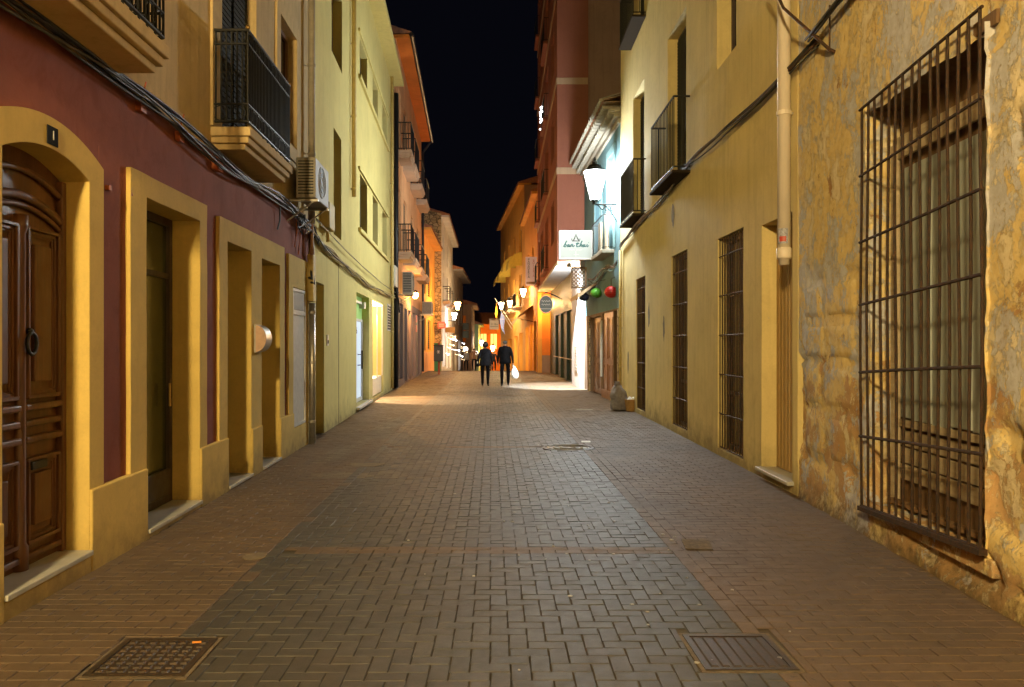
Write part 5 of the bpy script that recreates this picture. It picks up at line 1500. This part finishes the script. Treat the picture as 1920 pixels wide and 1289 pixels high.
MB().add([(-9.5, 53.0, 10.2), (L5.x(53.2), 53.0, 10.2), (-9.5, 53.0, 11.6), (-9.5, 53.19, 10.2), (L5.x(53.2), 53.19, 10.2), (-9.5, 53.19, 11.6)], [(0,1,2),(5,4,3),(0,1,4,3),(1,2,5,4),(2,0,3,5)]).build('gable_top', M['rubble'], h)
row_house('grey_house', 'plain grey house with a jutting eave beyond the stone gable', L6, 70.1, 86, 8.0, 'grey_wall', [(72, 73.5, 3.4, 5.4), (77, 78.5, 3.4, 5.4), (82, 83.5, 3.4, 5.4)], [(71.5, 74.5, -.9, 2.0, 'lit_warm'), (77, 81, -1, 1.9, 'lit_white')], eave=.8)
L7 = Fac(-2.45, -.0222, 1)
h = row_house('brown_gable_house', 'small brown house with orange lit gable edge far down the street', L7, 86.1, 100, 5.7, 'brown_wall', [(90, 91.5, 2.4, 4.4), (95, 96.5, 2.4, 4.4)], [(87, 90, -1.5, 1.2, 'lit_warm'), (92, 97, -1.6, 1.0, 'lit_white')], eave=.5)
MB().box(-9, L7.x(86.1), 86.0, 86.09, -3, 5.8).build('gable_wall', M['brown_wall'], h)
MB().box(L7.x(86)-2.2, L7.x(86)-.6, 85.9, 85.98, 1.8, 4.6).build('gable_glow_patch', M['orange'], h)  # orange patch that paints lamplight onto the brown gable
L8 = Fac(-2.2, -.0200, 1)
h = row_house('green_house', 'pale green house far down the street past the brown gable', L8, 100.1, 114, 3.9, 'green_wall', [(103, 104.5, 1.2, 2.8), (108, 109.5, 1.2, 2.8)], [(101, 105, -2.1, .4, 'lit_white')], zbase=-4, eave=.5)
MB().box(-8, L8.x(100.1), 100.0, 100.09, -4, 4.0).build('gable_wall', M['green_wall'], h)
h = thing('street_end_house', (-2.5, 116, zg(116)), 'bright orange lit house closing the end of the street', 'house', 'houses lining the street')
EF = Fac(0, 0, 1)
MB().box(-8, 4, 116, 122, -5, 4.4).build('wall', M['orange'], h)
MB().add([(-8.3, 115.5, 4.4), (4.3, 115.5, 4.4), (4.3, 119, 6.2), (-8.3, 119, 6.2), (-8.3, 122, 4.4), (4.3, 122, 4.4)], [(0,1,2,3), (3,2,5,4), (0,1,5,4)]).build('roof', M['tile'], h)
for x in (-4.6, -3.1, -1.6):
    MB().box(x, x+.9, 115.9, 115.98, .8, 3.0).build('window', M['lit_amber'], h); MB().box(x+.42, x+.48, 115.86, 115.9, .8, 3.0).build('mullion', M['dark_wood'], h)
MB().box(-4.2, -3.0, 115.9, 115.98, -2.5, -.1).build('door', M['dark_wood'], h)

# ------------------------------------------------------------------ RIGHT 5: orange houses
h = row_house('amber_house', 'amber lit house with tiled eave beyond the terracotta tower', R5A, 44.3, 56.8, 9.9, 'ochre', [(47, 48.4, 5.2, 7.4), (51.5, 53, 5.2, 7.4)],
          [(45.2, 47.0, -.1, 2.9, 'glass'), (48.2, 50.4, -.2, 2.8, 'lit_amber'), (52, 55.4, -.3, 2.7, 'lit_warm')], eave=.3)
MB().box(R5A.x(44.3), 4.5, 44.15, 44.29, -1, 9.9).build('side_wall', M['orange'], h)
MB().box(R5A.x(44.3)+.002, 4.5, 44.11, 44.149, -1, .95).build('side_plinth', M['brown_wall'], h)
MB().box(R5A.x(44.3)+.02, R5A.x(44.3)+.25, 44.08, 44.149, .0, 4.4).build('corner_post', M['ochre'], h)
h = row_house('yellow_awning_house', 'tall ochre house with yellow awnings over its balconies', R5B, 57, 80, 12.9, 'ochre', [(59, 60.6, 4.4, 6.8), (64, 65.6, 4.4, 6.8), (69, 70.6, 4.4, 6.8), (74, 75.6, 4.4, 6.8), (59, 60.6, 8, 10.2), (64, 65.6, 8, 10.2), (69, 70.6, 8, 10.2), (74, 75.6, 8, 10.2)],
          [(58, 60.6, -.6, 2.4, 'lit_warm'), (62, 65, -.7, 2.2, 'lit_warm'), (67, 71, -.9, 2.0, 'lit_amber')], eave=.4, bals=[(58.6, 61, 4.3), (63.6, 66, 4.3), (68.6, 71, 4.3)])
MB().box(R5B.x(57), 5.5, 56.85, 56.99, 5, 12.9).build('gable_wall', M['brown_wall'], h)
for k, (a, b, z) in enumerate(((58.6, 61, 8.3), (63.6, 66, 8.6), (68.6, 71, 8.3), (73.6, 76, 8.2))):
    aw = thing('yellow_awning', R5B.p((a+b)/2, .5, z-1.0), ('nearest', 'second', 'third', 'farthest')[k] + ' of the yellow awnings on the ochre house', 'awning', 'yellow awnings')
    n = 6; mb = MB()
    for i in range(n):
        u0, u1 = math.pi/2*i/n, math.pi/2*(i+1)/n
        P = lambda D, u: R5B.p(D, 1.0*math.sin(u), z - 1.0 + 1.0*math.cos(u))
        mb.quad(P(a, u0), P(b, u0), P(b, u1), P(a, u1))
        mb.quad(P(a, u0), P(a, u1), R5B.p(a, 0, z-1), R5B.p(a, 0, z-.98))
    mb.build('canopy', M['awning_yellow'], aw)
    MB().fbox(R5B, a, b, .98, 1.0, z-1.22, z-1.001).build('valance', M['awning_yellow'], aw)
aw = thing('tan_awning', R5A.p(50, .5, 3.0), 'sloping tan awning over the amber shopfronts', 'awning')
MB().add([R5A.p(47.6,0,3.9), R5A.p(56,0,3.7), R5A.p(56,.9,3.1), R5A.p(47.6,.9,3.25), R5A.p(47.6,.9,3.05), R5A.p(56,.9,2.9)], [(0,1,2,3), (3,2,5,4)]).build('canopy', M['awning_tan'], aw)
MB().tube([R5A.p(47.7, 0, 2.9), R5A.p(47.7, .88, 3.1)], .02, 5).build('arm', M['iron'], aw)

# vertical bakery sign
D = 43.6
x0, x1, z0, z1 = xat(985.5, D), xat(1006.5, D), zat(536, D), zat(482, D)
s_ = thing('bakery_sign', ((x0+x1)/2, D, z0), 'tall pinkish sign with PANADERIA and BOLLERIA in stacked letters', 'sign')
MB().box(x0, x1, D, D+.12, z0, z1).build('board', M['sign_pink'], s_, bevel=.01)
hh = (z1-z0)
for (body, xx, col, zc) in (('P\nA\nN\nA\nD\nE\nR\nI\nA', x0+.17, 'sign_ink', z0+hh*.60), ('B\nO\nL\nL\nE\nR\nI\nA', x0+.44, 'sign_red', z0+hh*.60)):
    lettering(body, .165, M[col], (xx, D-.004, zc), s_, spacing=.72)
MB().box(x0+.04, x1-.05, D-.006, D-.001, z0+.08, z0+.21).build('stripe', M['brown_wall'], s_)
MB().tube([(x1, D+.06, z1-.3), (R4U.x(D, 0), D+.06, z1-.3)], .02, 5).tube([(x1, D+.06, z0+.3), (R4U.x(D, 0), D+.06, z0+.3)], .02, 5).build('bracket', M['iron'], s_)
# signs down the street
D = 60.0
x0, x1, z0, z1 = xat(918, D), xat(935, D), zat(618, D), zat(601, D)
s_ = thing('hanging_sign', ((x0+x1)/2, D, z0), 'square grey hanging sign with dark letters over the walkers', 'sign')
MB().box(x0, x1, D, D+.06, z0, z1).build('board', M['sign_grey'], s_)
lettering('11 Bo', .23, M['sign_green'], ((x0+x1)/2, D-.004, z0+.38), s_)
MB().box(x0+.05, x1-.05, D-.006, D-.001, z0+.20, z0+.225).build('rule', M['sign_ink'], s_)
MB().tube([(x0-.05, D+.03, z1+.09), (x1+1.3, D+.03, z1+.09)], .018, 5).tube([(x0+.1, D+.03, z1), (x0+.1, D+.03, z1+.09)], .012, 5).tube([(x1-.1, D+.03, z1), (x1-.1, D+.03, z1+.09)], .012, 5).build('bracket', M['white_metal'], s_)
D = 52.0
x0, x1, z0, z1 = xat(821, D), xat(837, D), zat(616, D), zat(604, D)
s_ = thing('red_sign', ((x0+x1)/2, D, z0), 'small red pointed shop sign projecting before the stone gable', 'sign')
MB().add([(x0, D, z0), (x1-.12, D, z0), (x1, D, (z0+z1)/2), (x1-.12, D, z1), (x0, D, z1), (x0, D+.06, z0), (x1-.12, D+.06, z0), (x1, D+.06, (z0+z1)/2), (x1-.12, D+.06, z1), (x0, D+.06, z1)],
         [(0,1,2,3,4), (9,8,7,6,5)] + [(i, (i+1) % 5, 5+(i+1) % 5, 5+i) for i in range(5)]).build('board', emitter('lit_red_sign', (.85, .10, .06), .55, (.5, .07, .05)), s_)
for q in (.30, .6): MB().box(x0+.08, x1-.16, D-.006, D-.001, z0+(z1-z0)*q, z0+(z1-z0)*q+.04).build('mark', M['sign_pink'], s_)
MB().tube([(x0, D+.03, z1-.1), (L4.x(D), D+.03, z1-.1)], .025, 5).build('bracket', M['iron'], s_)
D = 58.0
x0, x1, z0, z1 = xat(834, D), xat(853, D), zat(624, D), zat(614, D)
s_ = thing('orange_sign', ((x0+x1)/2, D, z0), 'dull orange flat sign projecting beyond the red one', 'sign')
MB().box(x0, x1, D, D+.05, z0, z1).build('board', M['sign_orange'], s_); MB().tube([(x0, D+.02, z1-.08), (L5.x(D), D+.02, z1-.08)], .02, 5).build('bracket', M['iron'], s_)
D = 80.0
x0, x1, z0, z1 = xat(867, D), xat(879, D), zat(634, D), zat(606, D)
s_ = thing('dark_sign', ((x0+x1)/2, D, z0), 'tall dark two-panel sign projecting beside the far brown gable', 'sign')
MB().box(x0, x1, D, D+.06, z0, (z0+z1)/2-.05).build('board', M['sign_dark'], s_); MB().box(x0, x1, D, D+.06, (z0+z1)/2+.05, z1).build('board', M['sign_dark'], s_)
MB().tube([(x0, D+.03, z1-.1), (L6.x(D), D+.03, z1-.1)], .02, 5).tube([(x0+.1, D+.03, z0), (x0+.1, D+.03, z1)], .02, 5).build('bracket', M['iron'], s_)

# lamps down the street
lantern((xat(981, 49.5), 49.5, zat(549, 49.5)), 600, (1.0, .70, .36), 'lit globe-bright lantern under the bakery sign', R5A.x(49.5), 1.0, False)
lantern((xat(852, 60), 60, zat(593, 60)), 170, (.92, .97, 1.0), 'lit white lantern on the pale front past the stone gable', L5.x(60), 1.05, False)
lantern((xat(940, 64), 64, zat(573, 64)), 420, (1.0, .70, .34), 'farther of two bright lanterns below the yellow awnings', R5B.x(64), 1.1, False)
lantern((xat(956, 62), 62, zat(570, 62)), 420, (1.0, .70, .34), 'nearer of two bright lanterns below the yellow awnings', R5B.x(62), 1.1, False)
lantern((xat(903, 95), 95, zat(643, 95)), 130, (1.0, .95, .88), 'small white lantern far down the street over the woman', L7.x(95), 1.3, False)
lantern((xat(924, 105), 105, zat(654, 105)), 1500, SODIUM, 'amber lantern lighting the house at the street end', 1.5, 1.6, False)
o = lantern((1.95, 43.2, 3.75), 480, SODIUM, 'amber lantern lighting the orange wall under the overhang', R4.x(43.2), .8, False)
lantern((xat(858, 48.6), 48.6, 3.9), 700, SODIUM, 'added amber lantern lighting the low orange house', L4.x(48.6), 1.0, False)  # unseen lantern added to warm this front
# the lamp whose warm light floods the near walls stands on the house front behind the viewer
lantern((-1.75, -4.0, 5.70), S_SODIUM, NEAR, 'amber lantern on the maroon house behind the viewer', L1.x(-4.0), 1.5)

# strings of shop bulbs on the left pavement side
for k in range(15):
    D = random.uniform(54, 84); F = L5 if D < 70 else L6
    p = F.p(D, .15 + .5*random.random(), zg(D) + random.uniform(.9, 3.0))
    tag(MB().ball(p, .055, 6, 4).tube([p, (F.x(D), D, p.z+.1)], .008, 4).build('shop_bulb', M['bulb_warm' if k % 3 else 'bulb_white']), 'tiny glowing bulb outside the lit shops far along the pale fronts', 'bulb', 'tiny bulbs outside the far shops')
for (px, py, D, r) in ((893, 662, 70, .17), (873, 655, 64, .20)):
    p = (xat(px, D), D, zat(py, D))
    o = thing('shop_light', p, 'round glowing white shop light at the %s shopfront beside the woman' % ('far' if D > 66 else 'near'), 'shop light', 'round shop lights')
    MB().ball(p, r, 12, 8).build('globe', M['lit_white'], o, smooth=True); MB().tube([p, (p[0]-1.0, p[1], p[2]+.1)], .02, 5).build('arm', M['iron'], o)

# flags
D = 66.0
fg = thing('flag', (xat(936, D), D, zat(612, D)), 'red and yellow striped flag hanging from a tilted pole', 'flag')
base = Vector((R5B.x(66), 66, zat(612, 66))); tip = Vector((xat(928, 66), 65.5, zat(560, 66)))
MB().tube([base, tip], .025, 5).build('pole', M['white_metal'], fg)
for k, mt in enumerate(('flag_yellow', 'flag_red', 'flag_yellow')):
    mb = MB(); n = 8
    for i in range(n):
        q = [tip + (base-tip)*(.02+.10*k) + Vector((.03*math.sin(i*1.4), .03*math.cos(i), 0)), ]
        a0, a1 = i/n, (i+1)/n
        def P(a, e): return tip + (base-tip)*(.04+.10*(k+e)) + Vector((-.10*(k+e) + .05*math.sin(a*7+k), .05*math.cos(a*6), -1.75*a - .1*(k+e)))
        mb.quad(P(a0, 0), P(a0, 1), P(a1, 1), P(a1, 0))
    mb.build('cloth', M[mt], fg, smooth=True)
fg = thing('flag', (xat(941, D), D, zat(617, D)), 'pale blue flag hanging straight beside the striped one', 'flag')
b2 = Vector((R5B.x(67), 67, zat(618, 67))); t2 = Vector((xat(936, 67), 66.7, zat(578, 67)))
MB().tube([b2, t2], .025, 5).build('pole', M['white_metal'], fg)
mb = MB()
for i in range(8):
    P = lambda a, e: t2 + (b2-t2)*(.1+.3*e) + Vector((.04*math.sin(a*8), .04*math.cos(a*5), -1.5*a))
    mb.quad(P(i/8, 0), P(i/8, 1), P((i+1)/8, 1), P((i+1)/8, 0))
mb.build('cloth', M['flag_blue'], fg, smooth=True)

# litter bin
D = 41.5; x = xat(823, D)
bn = thing('litter_bin', (x, D, 0), 'dark square litter bin with a pale emblem on a red post', 'litter bin')
MB().lathe((x, D, 0), [(.07, 0), (.055, .05), (.055, 1.62), (.03, 1.66)], 10).build('post', M['bin_post'], bn)
MB().box(x-.24, x+.23, D-.30, D-.06, .68, 1.46).build('bin', M['bin'], bn, bevel=.03)
MB().box(x-.255, x+.245, D-.315, D-.05, 1.46, 1.53).build('lid', M['bin'], bn, bevel=.02)
for a in (0, 1.05, 2.1): MB().tube([(x-.08*math.cos(a), D-.306, 1.17-.1*math.sin(a)), (x+.08*math.cos(a), D-.306, 1.17+.1*math.sin(a))], .012, 4).build('emblem', M['pale_paint'], bn)
gb = thing('green_cabinet', (xat(818, 46), 46, 0), 'green street cabinet half hidden behind the litter bin', 'cabinet')
MB().box(xat(814, 46), xat(822, 46)+.1, 46, 46.5, 0, 1.55).build('body', M['green_paint'], gb, bevel=.02); MB().box(xat(814, 46)-.03, xat(822, 46)+.13, 45.97, 46.53, 1.55, 1.62).build('top', M['green_paint'], gb)
# ------------------------------------------------------------------ people
def skin_body(name, verts, edges, radii, parent, mats, mat_fn, rootv=0, sub=2):
    me = bpy.data.meshes.new(name); me.from_pydata(verts, edges, [])
    o = bpy.data.objects.new(name + '_source', me); COL.objects.link(o)
    sk = o.modifiers.new('skin', 'SKIN'); sk.use_smooth_shade = True; sk.branch_smoothing = .4
    for i, r in enumerate(radii):
        s_ = me.skin_vertices[0].data[i]; s_.radius = (r, r) if not isinstance(r, tuple) else r
        s_.use_root = (i == rootv)
    sb = o.modifiers.new('sub', 'SUBSURF'); sb.levels = sub; sb.render_levels = sub
    dg = bpy.context.evaluated_depsgraph_get(); dg.update()
    m2 = bpy.data.meshes.new_from_object(o.evaluated_get(dg))
    bpy.data.objects.remove(o)
    m2.name = name
    m2.materials.clear()
    for m in mats: m2.materials.append(m)
    for p in m2.polygons:
        p.material_index = mat_fn(p.center); p.use_smooth = True
    b = bpy.data.objects.new(name, m2); COL.objects.link(b); b.parent = parent
    return b

def person(x, D, z0, h, label, lean, top, hair, female=False, stride=.14, fingers=True, arm_out=(0, 0), group=None, facing=1):
    """walks away from the viewer (+Y) unless facing = -1; all points relative to the feet"""
    P = thing('person', (x, D, z0), label, 'person', group)
    k = h/1.75; V = []; E = []; RR = []
    def v(px, py, pz, r, par=None):
        V.append((px*k, py*k*facing, pz*k)); RR.append(r*k if not isinstance(r, tuple) else (r[0]*k, r[1]*k))
        if par is not None: E.append((par, len(V)-1))
        return len(V)-1
    sw = .185 if not female else .165; hw = .112 if not female else .108
    pel = v(0, 0, .94, (.155, .12)); 
    wst = v(0, .0, 1.08, (.145, .11), pel); ch = v(0, .01, 1.27, (.165, .125), wst); nk0 = v(0, .0, 1.43, (.10, .085), ch); nk = v(0, .01, 1.50, .052, nk0)
    hd0 = v(0, .02, 1.57, (.070, .078), nk); hd1 = v(0, .02, 1.655, (.080, .098), hd0); hd2 = v(0, .012, 1.715, (.060, .075), hd1)
    ns = v(0, .115, 1.62, .014, hd1)                       # nose
    for s in (-1, 1): v(s*.086, .0, 1.63, .014, hd1)         # ears
    hands = []
    for s in (-1, 1):
        st = stride*(1 if s == lean else -1)
        hp = v(s*hw, 0, .88, .098, pel); kn = v(s*(hw+.005), st*.55+.02, .49, .076, hp)
        rise = .035 if st < 0 else 0
        cf = v(s*(hw+.004), st*.78, .32, .068, kn); an = v(s*hw, st*1.0 - (.02 if st < 0 else 0), .085+rise, .052, cf)
        hl = v(s*hw, st-.055, .04+rise*.9, .038, an); bl = v(s*(hw+.012), st+.10, .030 + (0 if st > 0 else .0), (.045, .028), an); v(s*(hw+.014), st+.19, .022, (.036, .020), bl)
        sh = v(s*sw, 0, 1.405, .072, nk0)
        ao = arm_out[0 if s < 0 else 1]
        el = v(s*(sw+.055+ao*.5), -st*.45 - .02, 1.12, .055, sh); wr = v(s*(sw+.060+ao), -st*.75 + .05, .87, .036, el)
        pm = v(s*(sw+.055+ao), -st*.8 + .065, .80, (.022, .040), wr)
        hands.append(Vector((s*(sw+.055+ao)*k, (-st*.8+.065)*k*facing, .76*k)))
        for fi, (dy, ln) in enumerate(((.030, .085), (.010, .095), (-.010, .090), (-.028, .072))):
            f1 = v(s*(sw+.050+ao), -st*.8 + .065 + dy, .755, .0095, pm); v(s*(sw+.030+ao), -st*.8 + .065 + dy, .755-ln*.75, .008, f1)
        th = v(s*(sw+.030+ao), -st*.8 + .105, .79, .011, pm); v(s*(sw+.020+ao), -st*.8 + .125, .745, .009, th)
    def mf(c):
        z = c.z/k
        if z > 1.655 or (z > 1.56 and c.y*facing/k < .035): return 1
        if z > 1.47: return 0
        if z < .105: return 4
        if abs(c.x)/k > .185 and .60 < z < .85: return 0
        if z < .90: return 3
        return 2
    skin_body('body', V, E, RR, P, [M['skin'], M[hair], M[top], M['trouser'], M['shoe']], mf, pel)
    return P, hands, k

def garment(P, prof, mat, name, k, sq=.72, off=(0,0)):
    L = Vector(P.location); mb = MB(); n = 20
    mb.lathe((0,0,0), [(r*k, z*k) for r, z in prof], n)
    for i, q in enumerate(mb.v):
        a = math.atan2(q.y, q.x); r = 1 + .03*math.sin(a*5+q.z*9) + .02*math.sin(a*3)
        mb.v[i] = L + Vector((q.x*r + off[0], q.y*sq*r + off[1], q.z))
    mb.build(name, mat, P, smooth=True)

D = 30.2
Pm, hm, k = person(xat(947, D), D, 0, 1.77, 'person in a black jacket walking away, carrying a white plastic bag', 1, 'cloth_black', 'hair_grey', False, .16, arm_out=(.03, .05))
garment(Pm, [(.18, .83), (.225, .835), (.222, .95), (.205, 1.10), (.222, 1.26), (.215, 1.36), (.15, 1.45), (.07, 1.495), (.05, 1.49)], M['cloth_black'], 'jacket', k, .66)
L = Vector(Pm.location); hp = L + hm[1]
bgo = thing('shopping_bag', (hp.x+.05, hp.y, .3), 'white plastic shopping bag hanging from the hand of the person in black', 'shopping bag')
mb = MB(); n = 16
prof = [(.03, -.02), (.05, -.08), (.10, -.16), (.135, -.30), (.125, -.44), (.06, -.50), (.0005, -.50)]
mb.lathe((0,0,0), prof, n)
for i, q in enumerate(mb.v):
    r = 1 + .22*noise.noise(Vector((q.x*9, q.y*9, q.z*6)))
    mb.v[i] = Vector((hp.x + .04 - q.z*.10 + q.x*r, hp.y + q.y*.65*r, hp.z + q.z + .0))
mb.build('bag', M['bag_white'], bgo, smooth=True)
MB().tube([(hp.x+.01, hp.y-.02, hp.z+.03), (hp.x+.05, hp.y-.03, hp.z-.06)], .012, 5).tube([(hp.x-.01, hp.y+.02, hp.z+.03), (hp.x+.02, hp.y+.02, hp.z-.08)], .012, 5).build('handle', M['bag_white'], bgo)
Pw, hw_, k = person(xat(910, D), D-.15, 0, 1.66, 'person in a charcoal coat with dark hair walking away beside the bag carrier', -1, 'cloth_navy', 'hair', True, .12, arm_out=(.06, .05))
garment(Pw, [(.15, .80), (.235, .805), (.228, .92), (.195, 1.08), (.205, 1.24), (.20, 1.36), (.14, 1.45), (.075, 1.50), (.055, 1.50)], M['cloth_navy'], 'coat', k, .68)
L = Vector(Pw.location)
mb = MB().ball(L + Vector((0, -.005, 1.64*k)), .118*k, 16, 12, (1.0, .98, 1.05))
for i, q in enumerate(mb.v):
    d = q - L - Vector((0, 0, 1.64*k))
    mb.v[i] = q + d*(.12*noise.noise(d*22)) + (Vector((0, .03, .0)) if d.y > .06 else Vector((0,0,0)))
mb.build('hair', M['hair'], Pw, smooth=True)
sb = thing('shoulder_bag', L + Vector((-.25, -.05, .75)), 'dark shoulder bag with a strap across the back of the person in charcoal', 'shoulder bag')
MB().box(L.x-.34, L.x-.22, L.y-.16, L.y+.14, .74, 1.0).build('body', M['cloth_black'], sb, bevel=.03)
MB().tube([(L.x-.24, L.y-.02, 1.0), (L.x-.16, L.y-.155, 1.12), (L.x, L.y-.17, 1.24), (L.x+.13, L.y-.10, 1.38), (L.x+.13, L.y+.0, 1.42)], .013, 5).build('strap', M['cloth_black'], sb)
MB().box(L.x-.30, L.x-.27, L.y-.168, L.y-.16, .86, .93).build('tag', M['bag_white'], sb)
for i, (px, DD, hh, tp, st, lab) in enumerate(((889, 58, 1.70, 'cloth_brown', .08, 'small distant person in brown before the bright shop window'), (874, 62, 1.66, 'cloth_grey', .05, 'small distant person near the farthest lit doorway'), (926, 66, 1.7, 'cloth_navy', .10, 'small distant person seen between the two walkers'))):
    person(xat(px, DD), DD, zg(DD), hh, lab, 1 if i % 2 else -1, tp, 'hair', i == 1, st, group='distant walkers', facing=-1 if i == 2 else 1)
print('objects', len(bpy.data.objects))
